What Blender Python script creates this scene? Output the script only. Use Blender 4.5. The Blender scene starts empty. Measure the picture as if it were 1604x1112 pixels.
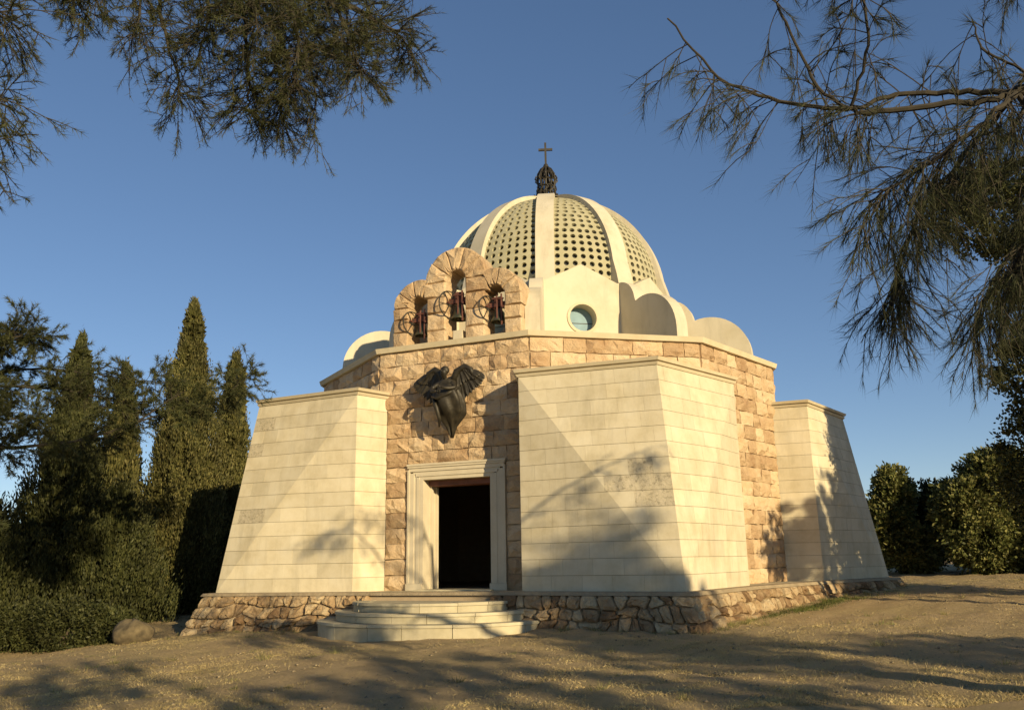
import bpy, bmesh, math, random
import numpy as np
from mathutils import Vector, Matrix
from mathutils.geometry import tessellate_polygon

random.seed(7)
rng = np.random.default_rng(11)
S = bpy.context.scene
COL = S.collection
rad = math.radians

# ------------------------------------------------------------------ camera
PITCH, ROLL, YAW = rad(13.673), rad(-0.994), rad(0.2129)
cam = bpy.data.cameras.new('camera')
camo = bpy.data.objects.new('camera', cam)
COL.objects.link(camo)
fw = Vector((math.sin(YAW)*math.cos(PITCH), math.cos(YAW)*math.cos(PITCH), math.sin(PITCH)))
r_ = Vector((math.cos(YAW), -math.sin(YAW), 0))
u_ = r_.cross(fw)
r2 = r_*math.cos(ROLL)+u_*math.sin(ROLL)
u2 = -r_*math.sin(ROLL)+u_*math.cos(ROLL)
M3 = Matrix((r2, u2, -fw)).transposed()
camo.matrix_world = Matrix.Translation((-1.1057, -24.5801, 0.5718)) @ M3.to_4x4()
cam.sensor_width = 36
cam.lens = 36*1334.36/1604
cam.clip_end = 3000
S.camera = camo

# ------------------------------------------------------------------ sky, sun, exposure
SUN_AZ, SUN_EL = 33.5, 15.0          # degrees right of the line building->camera
world = bpy.data.worlds.new('World')
S.world = world
world.use_nodes = True
wn = world.node_tree.nodes
sky = wn.new('ShaderNodeTexSky')
sky.sky_type = 'NISHITA'
sky.sun_disc = False
sky.sun_elevation = rad(SUN_EL)
sky.sun_rotation = rad(180-SUN_AZ)
sky.altitude = 1500
sky.air_density = 0.9
sky.dust_density = 0.15
sky.ozone_density = 2.2
hsv = wn.new('ShaderNodeHueSaturation'); hsv.inputs['Saturation'].default_value = 1.14; hsv.inputs['Hue'].default_value = 0.508
gam = wn.new('ShaderNodeGamma'); gam.inputs[1].default_value = 0.75      # film-like flattening of the whole sky
world.node_tree.links.new(sky.outputs[0], hsv.inputs['Color'])
world.node_tree.links.new(hsv.outputs[0], gam.inputs[0])
world.node_tree.links.new(gam.outputs[0], wn['Background'].inputs[0])
wn['Background'].inputs[1].default_value = 0.112
sun = bpy.data.lights.new('sun', 'SUN')
suno = bpy.data.objects.new('sun', sun)
COL.objects.link(suno)
sdir = Vector((math.sin(rad(SUN_AZ))*math.cos(rad(SUN_EL)), -math.cos(rad(SUN_AZ))*math.cos(rad(SUN_EL)), math.sin(rad(SUN_EL))))
suno.rotation_euler = sdir.to_track_quat('Z', 'Y').to_euler()
sun.energy = 4.3
sun.color = (1.0, 0.80, 0.49)
sun.angle = rad(0.5)
S.view_settings.view_transform = 'Standard'
S.view_settings.look = 'None'
S.view_settings.exposure = 0.6
S.view_settings.gamma = 1.0

# ------------------------------------------------------------------ helpers
def tag(o, label=None, cat=None, group=None, kind=None):
    if label: o['label'] = label
    if cat: o['category'] = cat
    if group: o['group'] = group
    if kind: o['kind'] = kind
    return o

def thing(name, loc, label, cat, group=None):
    o = bpy.data.objects.new(name, None)
    o.empty_display_size = 0.2
    COL.objects.link(o)
    o.location = loc
    return tag(o, label, cat, group)

def wloc(o):
    v = Vector((0, 0, 0))
    while o is not None:
        v += o.location
        o = o.parent
    return v

def link(name, me, mat, parent=None, origin=None):
    """mesh given in world coordinates; stored relative to the parent (or to origin)"""
    base = wloc(parent) if parent is not None else Vector((0, 0, 0))
    org = Vector(origin) if origin is not None else base
    if org.length > 0: me.transform(Matrix.Translation(-org))
    o = bpy.data.objects.new(name, me)
    COL.objects.link(o)
    if parent is not None: o.parent = parent
    o.location = org-base
    if mat is not None: me.materials.append(mat)
    return o

def obj(name, verts, faces, mat, parent=None, smooth=False, center=False):
    me = bpy.data.meshes.new(name)
    me.from_pydata([tuple(v) for v in verts], [], faces)
    bm = bmesh.new(); bm.from_mesh(me)
    bmesh.ops.recalc_face_normals(bm, faces=bm.faces)
    bm.to_mesh(me); bm.free()
    if smooth: me.polygons.foreach_set('use_smooth', [True]*len(me.polygons))
    org = None
    if center:
        org = sum((Vector(v) for v in verts), Vector((0, 0, 0)))/len(verts)
    return link(name, me, mat, parent, org)

def big(name, V, Fq, mat, parent=None, smooth=False):
    """numpy mesh: V (n,3), Fq (m,k) with k = 3 or 4"""
    me = bpy.data.meshes.new(name)
    n, m, k = len(V), len(Fq), Fq.shape[1]
    me.vertices.add(n); me.vertices.foreach_set('co', np.ascontiguousarray(V, dtype=np.float32).ravel())
    me.loops.add(m*k); me.loops.foreach_set('vertex_index', np.ascontiguousarray(Fq, dtype=np.int32).ravel())
    me.polygons.add(m)
    me.polygons.foreach_set('loop_start', np.arange(0, m*k, k, dtype=np.int32))
    if smooth: me.polygons.foreach_set('use_smooth', np.ones(m, dtype=bool))
    me.update(calc_edges=True)
    return link(name, me, mat, parent)

class MB:
    def __init__(s): s.v = []; s.f = []
    def add(s, v, f):
        b = len(s.v); s.v += [Vector(q) for q in v]; s.f += [tuple(i+b for i in q) for q in f]
    def frame_box(s, o, ax, ay, az, x0, x1, y0, y1, z0, z1):
        c = [o+ax*x+ay*y+az*z for z in (z0, z1) for y in (y0, y1) for x in (x0, x1)]
        s.add(c, [(0, 1, 3, 2), (4, 6, 7, 5), (0, 4, 5, 1), (2, 3, 7, 6), (0, 2, 6, 4), (1, 5, 7, 3)])
    def prism(s, bot, top):
        n = len(bot)
        s.add(list(bot)+list(top), [tuple(range(n))[::-1], tuple(range(n, 2*n))]+[(i, (i+1) % n, n+(i+1) % n, n+i) for i in range(n)])
    def tube(s, pts, rr, n=8):
        pts = [Vector(p) for p in pts]
        prev = None; rings = []
        for i, p in enumerate(pts):
            d = (pts[min(i+1, len(pts)-1)]-pts[max(i-1, 0)]).normalized()
            if prev is None:
                a = d.orthogonal().normalized()
            else:
                a = (prev-d*prev.dot(d))
                a = a.normalized() if a.length > 1e-6 else d.orthogonal().normalized()
            prev = a; b = d.cross(a)
            r = rr[i] if hasattr(rr, '__len__') else rr
            rings.append([p+(a*math.cos(2*math.pi*k/n)+b*math.sin(2*math.pi*k/n))*r for k in range(n)])
        v = [q for g in rings for q in g]; f = []
        for i in range(len(rings)-1):
            for k in range(n):
                f.append((i*n+k, i*n+(k+1) % n, (i+1)*n+(k+1) % n, (i+1)*n+k))
        f.append(tuple(range(n))[::-1]); f.append(tuple((len(rings)-1)*n+k for k in range(n)))
        s.add(v, f)
    def lathe(s, o, prof, n=20, ax=None):
        ax = ax or (Vector((1, 0, 0)), Vector((0, 1, 0)), Vector((0, 0, 1)))
        v = []; f = []
        for r, z in prof:
            for k in range(n):
                a = 2*math.pi*k/n
                v.append(o+ax[0]*(r*math.cos(a))+ax[1]*(r*math.sin(a))+ax[2]*z)
        for i in range(len(prof)-1):
            for k in range(n):
                f.append((i*n+k, i*n+(k+1) % n, (i+1)*n+(k+1) % n, (i+1)*n+k))
        s.add(v, f)
    def build(s, name, mat, parent=None, smooth=False, center=False):
        return obj(name, s.v, s.f, mat, parent, smooth, center)

def plate(mb, o, ax, az, an, outer, holes, d0, d1):
    """polygon with holes in the (ax, az) plane, solid between an*d0 and an*d1"""
    loops = [outer]+holes
    flat = [p for l in loops for p in l]
    tris = tessellate_polygon([[Vector((p[0], p[1], 0)) for p in l] for l in loops])
    n = len(flat)
    v = [o+ax*p[0]+az*p[1]+an*d1 for p in flat]+[o+ax*p[0]+az*p[1]+an*d0 for p in flat]
    f = [tuple(t) for t in tris]+[tuple(i+n for i in t[::-1]) for t in tris]
    b = 0
    for l in loops:
        m = len(l)
        for i in range(m):
            j = (i+1) % m
            f.append((b+i, b+j, b+j+n, b+i+n))
        b += m
    mb.add(v, f)

# ------------------------------------------------------------------ materials
def nt(name):
    m = bpy.data.materials.new(name); m.use_nodes = True
    return m, m.node_tree.nodes, m.node_tree.links, m.node_tree.nodes['Principled BSDF']

def stone(name, cols, scale=3.0, rough=0.85, bump=0.35, bscale=14.0, var=0.22, stain=0.0, pits=0.0, bdist=0.02, huevar=0.0):
    m, N, L, P = nt(name)
    geo = N.new('ShaderNodeNewGeometry'); oi = N.new('ShaderNodeObjectInfo')
    n1 = N.new('ShaderNodeTexNoise'); n1.inputs['Scale'].default_value = scale; n1.inputs['Detail'].default_value = 8
    n1.inputs['Roughness'].default_value = 0.65
    L.new(geo.outputs['Position'], n1.inputs['Vector'])
    ad = N.new('ShaderNodeMath'); ad.operation = 'MULTIPLY_ADD'; ad.inputs[1].default_value = huevar; ad.inputs[2].default_value = -huevar*0.5
    L.new(oi.outputs['Random'], ad.inputs[0])
    a2 = N.new('ShaderNodeMath'); a2.operation = 'ADD'
    L.new(n1.outputs['Fac'], a2.inputs[0]); L.new(ad.outputs[0], a2.inputs[1])
    cr = N.new('ShaderNodeValToRGB')
    e = cr.color_ramp.elements
    e[0].position = 0.25; e[0].color = (*cols[0], 1); e[1].position = 0.78; e[1].color = (*cols[-1], 1)
    for i, c in enumerate(cols[1:-1]):
        x = e.new(0.25+0.53*(i+1)/(len(cols)-1)); x.color = (*c, 1)
    L.new(a2.outputs[0], cr.inputs[0])
    hs = N.new('ShaderNodeHueSaturation')
    L.new(cr.outputs[0], hs.inputs['Color'])
    mr = N.new('ShaderNodeMath'); mr.operation = 'MULTIPLY_ADD'
    mr.inputs[1].default_value = var; mr.inputs[2].default_value = 1-var/2
    L.new(oi.outputs['Random'], mr.inputs[0]); L.new(mr.outputs[0], hs.inputs['Value'])
    out = hs.outputs[0]
    def dark(fac, col, src):
        mx = N.new('ShaderNodeMix'); mx.data_type = 'RGBA'
        L.new(fac, mx.inputs[0]); L.new(src, mx.inputs[6]); mx.inputs[7].default_value = (*col, 1)
        return mx.outputs[2]
    if stain > 0:
        n2 = N.new('ShaderNodeTexNoise'); n2.inputs['Scale'].default_value = 0.9; n2.inputs['Detail'].default_value = 7; n2.inputs['Roughness'].default_value = 0.7
        mp = N.new('ShaderNodeMapping'); mp.inputs['Scale'].default_value = (2.6, 2.6, 0.42)
        L.new(geo.outputs['Position'], mp.inputs[0]); L.new(mp.outputs[0], n2.inputs['Vector'])
        r3 = N.new('ShaderNodeMapRange'); r3.inputs[1].default_value = 0.5; r3.inputs[2].default_value = 0.8; r3.inputs[4].default_value = stain
        L.new(n2.outputs['Fac'], r3.inputs[0])
        out = dark(r3.outputs[0], [c*0.45 for c in cols[0]], out)
    hsrc = None
    if pits > 0:
        n3 = N.new('ShaderNodeTexNoise'); n3.inputs['Scale'].default_value = 15; n3.inputs['Detail'].default_value = 6; n3.inputs['Roughness'].default_value = 0.75
        L.new(geo.outputs['Position'], n3.inputs['Vector'])
        r4 = N.new('ShaderNodeMapRange'); r4.inputs[1].default_value = 0.5; r4.inputs[2].default_value = 0.66; r4.inputs[4].default_value = pits
        L.new(n3.outputs['Fac'], r4.inputs[0])
        out = dark(r4.outputs[0], (0.10, 0.085, 0.05), out)
    L.new(out, P.inputs['Base Color'])
    P.inputs['Roughness'].default_value = rough
    P.inputs['Specular IOR Level'].default_value = 0.25
    nb = N.new('ShaderNodeTexNoise'); nb.inputs['Scale'].default_value = bscale; nb.inputs['Detail'].default_value = 9; nb.inputs['Roughness'].default_value = 0.7
    L.new(geo.outputs['Position'], nb.inputs['Vector'])
    bp = N.new('ShaderNodeBump'); bp.inputs['Strength'].default_value = bump; bp.inputs['Distance'].default_value = bdist
    L.new(nb.outputs['Fac'], bp.inputs['Height']); L.new(bp.outputs[0], P.inputs['Normal'])
    return m

def simple(name, col, rough=0.6, metal=0.0, var=0.3, scale=6.0, bump=0.1):
    m, N, L, P = nt(name)
    geo = N.new('ShaderNodeNewGeometry')
    n1 = N.new('ShaderNodeTexNoise'); n1.inputs['Scale'].default_value = scale; n1.inputs['Detail'].default_value = 6
    L.new(geo.outputs['Position'], n1.inputs['Vector'])
    cr = N.new('ShaderNodeValToRGB'); e = cr.color_ramp.elements
    e[0].position = 0.3; e[0].color = (*[c*(1-var) for c in col], 1); e[1].position = 0.7; e[1].color = (*[min(1, c*(1+var)) for c in col], 1)
    L.new(n1.outputs['Fac'], cr.inputs[0]); L.new(cr.outputs[0], P.inputs['Base Color'])
    P.inputs['Roughness'].default_value = rough; P.inputs['Metallic'].default_value = metal
    bp = N.new('ShaderNodeBump'); bp.inputs['Strength'].default_value = bump; bp.inputs['Distance'].default_value = 0.02
    L.new(n1.outputs['Fac'], bp.inputs['Height']); L.new(bp.outputs[0], P.inputs['Normal'])
    return m

def leaf(name, c0, c1, c2, trans=0.25, rough=0.6):
    m, N, L, P = nt(name)
    geo = N.new('ShaderNodeNewGeometry')
    cr = N.new('ShaderNodeValToRGB'); e = cr.color_ramp.elements
    e[0].color = (*c0, 1); e[1].color = (*c2, 1); x = e.new(0.5); x.color = (*c1, 1)
    L.new(geo.outputs['Random Per Island'], cr.inputs[0])
    n1 = N.new('ShaderNodeTexNoise'); n1.inputs['Scale'].default_value = 1.7; n1.inputs['Detail'].default_value = 4
    L.new(geo.outputs['Position'], n1.inputs['Vector'])
    mr = N.new('ShaderNodeMapRange'); mr.inputs[1].default_value = 0.3; mr.inputs[2].default_value = 0.7; mr.inputs[3].default_value = 0.5; mr.inputs[4].default_value = 1.45
    L.new(n1.outputs['Fac'], mr.inputs[0])
    hs = N.new('ShaderNodeHueSaturation'); L.new(cr.outputs[0], hs.inputs['Color']); L.new(mr.outputs[0], hs.inputs['Value'])
    L.new(hs.outputs[0], P.inputs['Base Color']); P.inputs['Roughness'].default_value = rough
    P.inputs['Specular IOR Level'].default_value = 0.2
    tr = N.new('ShaderNodeBsdfTranslucent'); L.new(hs.outputs[0], tr.inputs[0])
    mx = N.new('ShaderNodeMixShader'); mx.inputs[0].default_value = trans
    L.new(P.outputs[0], mx.inputs[1]); L.new(tr.outputs[0], mx.inputs[2])
    L.new(mx.outputs[0], N['Material Output'].inputs[0])
    return m

M = {}
M['slab'] = stone('limestone_slab', [(0.48, 0.41, 0.26), (0.58, 0.51, 0.35), (0.63, 0.57, 0.42)], 2.2, 0.8, 0.22, 26, 0.15, stain=0.42, bdist=0.01)
M['pitted'] = stone('pitted_limestone', [(0.44, 0.38, 0.25), (0.55, 0.48, 0.34)], 2.2, 0.9, 0.7, 11, 0.1, stain=0.2, pits=0.6, bdist=0.03)
M['rough'] = stone('rough_pink_stone', [(0.42, 0.27, 0.145), (0.56, 0.405, 0.235), (0.62, 0.485, 0.31)], 2.6, 0.9, 1.0, 15, 0.24, stain=0.26, bdist=0.05, huevar=0.32)
M['mortar'] = stone('mortar', [(0.32, 0.24, 0.15), (0.42, 0.33, 0.21)], 6, 0.95, 0.3, 30, 0.0)
M['joint'] = stone('slab_joint', [(0.24, 0.20, 0.12), (0.30, 0.25, 0.16)], 6, 0.95, 0.2, 30, 0.0)
M['coping'] = stone('coping_stone', [(0.52, 0.44, 0.28), (0.63, 0.55, 0.38)], 3, 0.8, 0.15, 26, 0.1, stain=0.25, bdist=0.01)
M['plaster'] = stone('pale_plaster', [(0.50, 0.44, 0.30), (0.58, 0.52, 0.38), (0.62, 0.56, 0.42)], 1.4, 0.85, 0.16, 24, 0.08, stain=0.42, bdist=0.008)
M['panel'] = stone('dome_panel', [(0.34, 0.315, 0.19), (0.44, 0.405, 0.26)], 4, 0.85, 0.12, 30, 0.05, stain=0.2, bdist=0.008)
M['pebble'] = simple('pebble_stone', (0.24, 0.19, 0.11), 0.9, 0, .5, 40, .2)
M['boulder'] = simple('brown_boulder', (0.11, 0.085, 0.045), 0.95, 0, .5, 7, 1.0)
M['rubble'] = stone('rubble_stone', [(0.26, 0.16, 0.08), (0.40, 0.28, 0.15), (0.47, 0.37, 0.22)], 5, 0.92, 1.0, 13, 0.34, stain=0.4, bdist=0.06, huevar=0.5)
M['ledge'] = stone('ledge_mortar', [(0.26, 0.20, 0.12), (0.40, 0.32, 0.20)], 5, 0.95, 0.8, 14, 0.0, stain=.4, bdist=.04)
M['step'] = stone('step_stone', [(0.40, 0.35, 0.22), (0.54, 0.48, 0.33)], 4, 0.8, 0.25, 20, 0.2, stain=0.35, bdist=0.01)
M['frame'] = stone('door_frame_stone', [(0.52, 0.45, 0.31), (0.62, 0.55, 0.40)], 3, 0.75, 0.1, 30, 0.06, stain=0.1, bdist=0.006)
M['inner'] = simple('interior_plaster', (0.36, 0.29, 0.2), 0.9)
M['bronze'] = simple('dark_bronze', (0.034, 0.028, 0.017), 0.55, 0.25, 0.45, 9, 0.5)
M['iron'] = simple('dark_iron', (0.05, 0.045, 0.035), 0.6, 0.4)
M['bell'] = simple('bell_bronze', (0.10, 0.10, 0.06), 0.45, 0.7, 0.4)
M['red'] = simple('rust_red_iron', (0.12, 0.045, 0.03), 0.65, 0.1, 0.4)
M['wood'] = simple('reddish_wood', (0.16, 0.06, 0.035), 0.6)
M['pane'] = simple('pale_window_glass', (0.20, 0.31, 0.36), 0.7, 0.0, 0.1)
M['glass'] = simple('dark_bullseye_glass', (0.035, 0.035, 0.03), 0.18)
M['bark'] = simple('bark', (0.075, 0.055, 0.035), 0.95, 0, 0.45, 14, 0.8)
M['twig'] = simple('twig_bark', (0.035, 0.028, 0.016), 0.9, 0, 0.3, 14, 0.3)
M['cyp'] = leaf('cypress_spray', (0.05, 0.052, 0.015), (0.095, 0.092, 0.027), (0.165, 0.145, 0.05), 0.15)
M['cypd'] = leaf('dark_conifer_spray', (0.025, 0.03, 0.009), (0.045, 0.05, 0.015), (0.075, 0.076, 0.025), 0.1)
M['pine'] = leaf('pine_needles', (0.028, 0.036, 0.013), (0.050, 0.058, 0.020), (0.095, 0.092, 0.032), 0.15)
M['pine2'] = leaf('long_pine_needles', (0.024, 0.030, 0.014), (0.042, 0.048, 0.02), (0.075, 0.076, 0.03), 0.15)
M['bush'] = leaf('shrub_leaves', (0.06, 0.075, 0.022), (0.14, 0.15, 0.045), (0.27, 0.25, 0.09), 0.3, 0.45)
M['dry'] = leaf('dry_grass', (0.36, 0.28, 0.13), (0.54, 0.42, 0.20), (0.42, 0.36, 0.15), 0.25)
M['weed'] = leaf('weed_blades', (0.16, 0.15, 0.05), (0.30, 0.26, 0.10), (0.13, 0.16, 0.05), 0.25)
M['green'] = leaf('green_grass', (0.06, 0.09, 0.02), (0.10, 0.12, 0.03), (0.18, 0.17, 0.05), 0.2)

# ground
m, N, L, P = nt('dry_earth'); M['earth'] = m
geo = N.new('ShaderNodeNewGeometry')
def noise(sc, det=8, ro=0.65):
    n = N.new('ShaderNodeTexNoise'); n.inputs['Scale'].default_value = sc; n.inputs['Detail'].default_value = det; n.inputs['Roughness'].default_value = ro
    L.new(geo.outputs['Position'], n.inputs['Vector']); return n
na, nb_, nc = noise(0.35), noise(2.4), noise(34, 12, 0.8)
cr = N.new('ShaderNodeValToRGB'); e = cr.color_ramp.elements
e[0].position = 0.3; e[0].color = (0.45, 0.33, 0.17, 1); e[1].position = 0.75; e[1].color = (0.76, 0.575, 0.325, 1)
mxa = N.new('ShaderNodeMath'); mxa.operation = 'MULTIPLY_ADD'; mxa.inputs[1].default_value = 0.5
L.new(nb_.outputs['Fac'], mxa.inputs[0])
mxb = N.new('ShaderNodeMath'); mxb.operation = 'MULTIPLY'; mxb.inputs[1].default_value = 0.5
L.new(nc.outputs['Fac'], mxb.inputs[0]); L.new(mxb.outputs[0], mxa.inputs[2]); L.new(mxa.outputs[0], cr.inputs[0])
mx = N.new('ShaderNodeMix'); mx.data_type = 'RGBA'
mrr = N.new('ShaderNodeMapRange'); mrr.inputs[1].default_value = 0.45; mrr.inputs[2].default_value = 0.65; mrr.inputs[4].default_value = 0.55
L.new(na.outputs['Fac'], mrr.inputs[0]); L.new(mrr.outputs[0], mx.inputs[0])
L.new(cr.outputs[0], mx.inputs[6]); mx.inputs[7].default_value = (0.55, 0.44, 0.21, 1)
L.new(mx.outputs[2], P.inputs['Base Color']); P.inputs['Roughness'].default_value = 0.95; P.inputs['Specular IOR Level'].default_value = 0.1
bp = N.new('ShaderNodeBump'); bp.inputs['Strength'].default_value = 1.0; bp.inputs['Distance'].default_value = 0.09
nd_ = noise(9, 6, 0.7); nsum = N.new('ShaderNodeMath'); nsum.operation = 'MULTIPLY_ADD'; nsum.inputs[1].default_value = 1.4
L.new(nd_.outputs['Fac'], nsum.inputs[0]); L.new(nc.outputs['Fac'], nsum.inputs[2]); L.new(nsum.outputs[0], bp.inputs['Height']); L.new(bp.outputs[0], P.inputs['Normal'])

# ------------------------------------------------------------------ ground
def gz(x, y):
    x = np.asarray(x, dtype=float); y = np.asarray(y, dtype=float)
    sx = 30*np.tanh(x/30); sy = 26*np.tanh((y+9)/26)
    return (-0.68+0.025*sy+0.03*sx+0.03*np.sin(x*0.9+1)*np.sin(y*0.7)+0.018*np.sin(x*2.3+y*1.3)+0.012*np.sin(x*5.1-y*4.3+2)
            - 0.25*np.exp(-((x+12)/2.5)**2-((y+6)/4)**2))
def gz1(x, y): return float(gz(x, y))
s = np.linspace(-1, 1, 321)
ax_ = 30*s+900*s**7
gx, gy = np.meshgrid(ax_, ax_-5, indexing='ij')
zz = gz(gx, gy)+0.009*rng.standard_normal(gx.shape)*(np.abs(gx) < 30)
V = np.stack([gx.ravel(), gy.ravel(), zz.ravel()], 1)
n = len(s); i, j = np.meshgrid(np.arange(n-1), np.arange(n-1), indexing='ij')
Fq = np.stack([(i*n+j).ravel(), ((i+1)*n+j).ravel(), ((i+1)*n+j+1).ravel(), (i*n+j+1).ravel()], 1)
g = big('ground', V, Fq, M['earth'], smooth=True); g['kind'] = 'structure'

# ------------------------------------------------------------------ chapel
THB, DL, R = -5.3822, 17.4504, 6.4
AP = R*math.cos(rad(DL)); APO = R*math.cos(rad(36-DL))
W_IN, EE, RT, RB, HP, W_WALL, HPAR = 1.9877, 0.8041, 8.3286, 9.0821, 4.33, 1.6779, 5.5
Zv = Vector((0, 0, 1))
def D(a): a = rad(a); return Vector((math.sin(a), -math.cos(a), 0))
def T(a): a = rad(a); return Vector((math.cos(a), math.sin(a), 0))
def FA(k): return THB-18+36*k
def CA(k): return THB+36*k+((18-DL) if k % 2 else (DL-18))
def corner(k, z=0, r=R): return D(CA(k))*r+Zv*z
def inner(k, s, z): return D(FA(k))*(AP+EE)+T(FA(k))*(W_IN*s)+Zv*z
def wallp(k, s, z): return D(FA(k))*AP+T(FA(k))*(W_WALL*s)+Zv*z
def ridge_t(k, z=HP): return D(FA(k))*RT+Zv*z
def ridge_b(k, z=0.0): return D(FA(k))*RB+Zv*z

chapel = thing('chapel', (0, 0, 0), 'ten-sided pale stone chapel with sloping buttresses and ribbed dome', 'chapel')

def rough_block(o, a, x0, x1, z0, z1, depth=0.12, amp=0.075, parent=None, mat=None, name='rough_stone'):
    t, d = T(a), D(a)
    g = 0.007
    x0 += g; x1 -= g; z0 += g; z1 -= g
    w = x1-x0; h = z1-z0
    nx = max(2, min(5, int(round(w/0.15)))); nz = 3
    v = []; idx = {}
    tilt = random.uniform(-.3, .3); tz = random.uniform(-.4, .25)
    for i in range(nx+1):
        for j in range(nz+1):
            b = (i in (0, nx)) or (j in (0, nz))
            xx = x0+w*i/nx; z_ = z0+h*j/nz
            if not b:
                xx += random.uniform(-.3, .3)*w/nx; z_ += random.uniform(-.3, .3)*h/nz
                y = amp*random.uniform(.35, 1.15)*(1+tilt*(i/nx-.5)+tz*(j/nz-.5))
            else:
                xx += random.uniform(-.008, .008) if i in (0, nx) else 0
                z_ += random.uniform(-.012, .012) if j in (0, nz) else 0
                y = random.uniform(-.005, .035)
            idx[i, j] = len(v); v.append(o+t*xx+d*y+Zv*z_)
    f = []
    for i in range(nx):
        for j in range(nz):
            q = (idx[i, j], idx[i+1, j], idx[i+1, j+1], idx[i, j+1])
            if random.random() < .5: f += [(q[0], q[1], q[2]), (q[0], q[2], q[3])]
            else: f += [(q[0], q[1], q[3]), (q[1], q[2], q[3])]
    per = [idx[i, 0] for i in range(nx)]+[idx[nx, j] for j in range(nz)]+[idx[i, nz] for i in range(nx, 0, -1)]+[idx[0, j] for j in range(nz, 0, -1)]
    back = []
    for p in per:
        back.append(len(v)); q = v[p]; dist = (q-o).dot(d); v.append(q-d*(dist+depth))
    m_ = len(per)
    for i in range(m_): f.append((per[i], per[(i+1) % m_], back[(i+1) % m_], back[i]))
    return obj(name, v, f, mat or M['rough'], parent, False, True)

def course(o, a, z0, z1, spans, parent, off, avg=0.55):
    for (x0, x1) in spans:
        L_ = x1-x0
        n = max(1, int(round(L_/avg)))
        ws = [random.uniform(.6, 1.4) for _ in range(n)]
        s_ = sum(ws); x = x0
        for w in ws:
            rough_block(o, a, x, x+w*L_/s_, z0, z1, parent=parent)
            x += w*L_/s_

# walls of the ten sides
zs = [0.0]
while zs[-1] < 5.3: zs.append(zs[-1]+0.339)
zs = [z*5.42/zs[-1] for z in zs]
wall_parts = {}
DOOR_X0, DOOR_X1, DOOR_H = -0.70, 0.95, 2.40
for k in range(10):
    a = FA(k); odd = k % 2
    ap = APO if odd else AP
    half = R*math.sin(rad(36-DL if odd else DL))
    mb = MB()
    holes = []
    outer = [(-half, -1.2), (half, -1.2), (half, 5.42), (-half, 5.42)]
    if k == 0:
        outer = [(-half, -1.2), (half, -1.2), (half, 5.42), (-half, 5.42)]
        holes = [[(DOOR_X0, -0.02), (DOOR_X1, -0.02), (DOOR_X1, DOOR_H), (DOOR_X0, DOOR_H)]]
    plate(mb, D(a)*ap, T(a), Zv, D(a), outer, holes, -0.5, -0.03)
    wp = mb.build('wall', M['mortar'], chapel)
    wall_parts[k] = wp
    o = D(a)*ap
    if k in (0, 2):
        for r in range(len(zs)-1):
            z0, z1 = zs[r], zs[r+1]
            h = W_WALL-.01 if z1 < HP+.05 else half-.02
            if k == 0 and z0 < 2.8:
                if z1 > 2.76:
                    course(o, a, z0, z1, [(-h, -1.1), (1.35, h)], wp, 0, .6)
                    if z1 > 2.85: course(o, a, 2.765, z1, [(-1.1, 1.35)], wp, 0, .6)
                elif z0 < 2.76: course(o, a, z0, z1, [(-h, -1.08), (1.33, h)], wp, 0, .6)
                else: course(o, a, z0, z1, [(-h, h)], wp, 0)
            else:
                course(o, a, z0, z1, [(-h, h)], wp, 0)
    elif k in (1, 9, 3):
        for r in range(len(zs)-1):
            if zs[r+1] > HP+0.1:
                course(o, a, zs[r], zs[r+1], [(-half+.02, half-.02)], wp, 0, .6)
    # coping of the parapet
    c0, c1 = corner(k-1), corner(k)
    m0, m1 = D(CA(k-1)), D(CA(k))
    mb = MB()
    def quad(z, ro, ri): return [m0*ro+Zv*z, m1*ro+Zv*z, m1*ri+Zv*z, m0*ri+Zv*z]
    mb.prism(quad(5.425, R+.10, R-.65), quad(5.54, R+.14, R-.65))
    mb.build('parapet_coping', M['coping'], chapel)

# floor, roof deck
def disc(name, r, z0, z1, mat, n=10):
    mb = MB()
    mb.prism([D(CA(k))*r+Zv*z0 for k in range(n)], [D(CA(k))*r+Zv*z1 for k in range(n)])
    return mb.build(name, mat, chapel)
disc('inner_floor', R-.1, -0.3, -0.012, M['inner'])
disc('roof_deck', R-.4, 5.2, 5.33, M['plaster'])

# ---- battered buttresses with smooth slabs
def pos(It, Ib, Rt, Rb, u, t):
    I = Ib+(It-Ib)*t
    hb = Rb-Ib; hb = Vector((hb.x, hb.y, 0)); ht = Rt-It; ht = Vector((ht.x, ht.y, 0))
    uk = 1-t
    return I+hb*min(u, uk)+ht*max(u-uk, 0)
def clip(poly, sgn):
    out = []
    for i in range(len(poly)):
        p, q = poly[i], poly[(i+1) % len(poly)]
        fp = (p[0]+p[1]-1)*sgn; fq = (q[0]+q[1]-1)*sgn
        if fp >= -1e-9: out.append(p)
        if (fp > 1e-9 and fq < -1e-9) or (fp < -1e-9 and fq > 1e-9):
            s_ = fp/(fp-fq); out.append((p[0]+(q[0]-p[0])*s_, p[1]+(q[1]-p[1])*s_))
    return out
NC = 14
PIT = {('R', 7, 4), ('R', 6, 4), ('R', 6, 3), ('R', 5, 4), ('R', 5, 5), ('L', 12, 4), ('L', 10, 4), ('L', 5, 4)}
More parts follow.
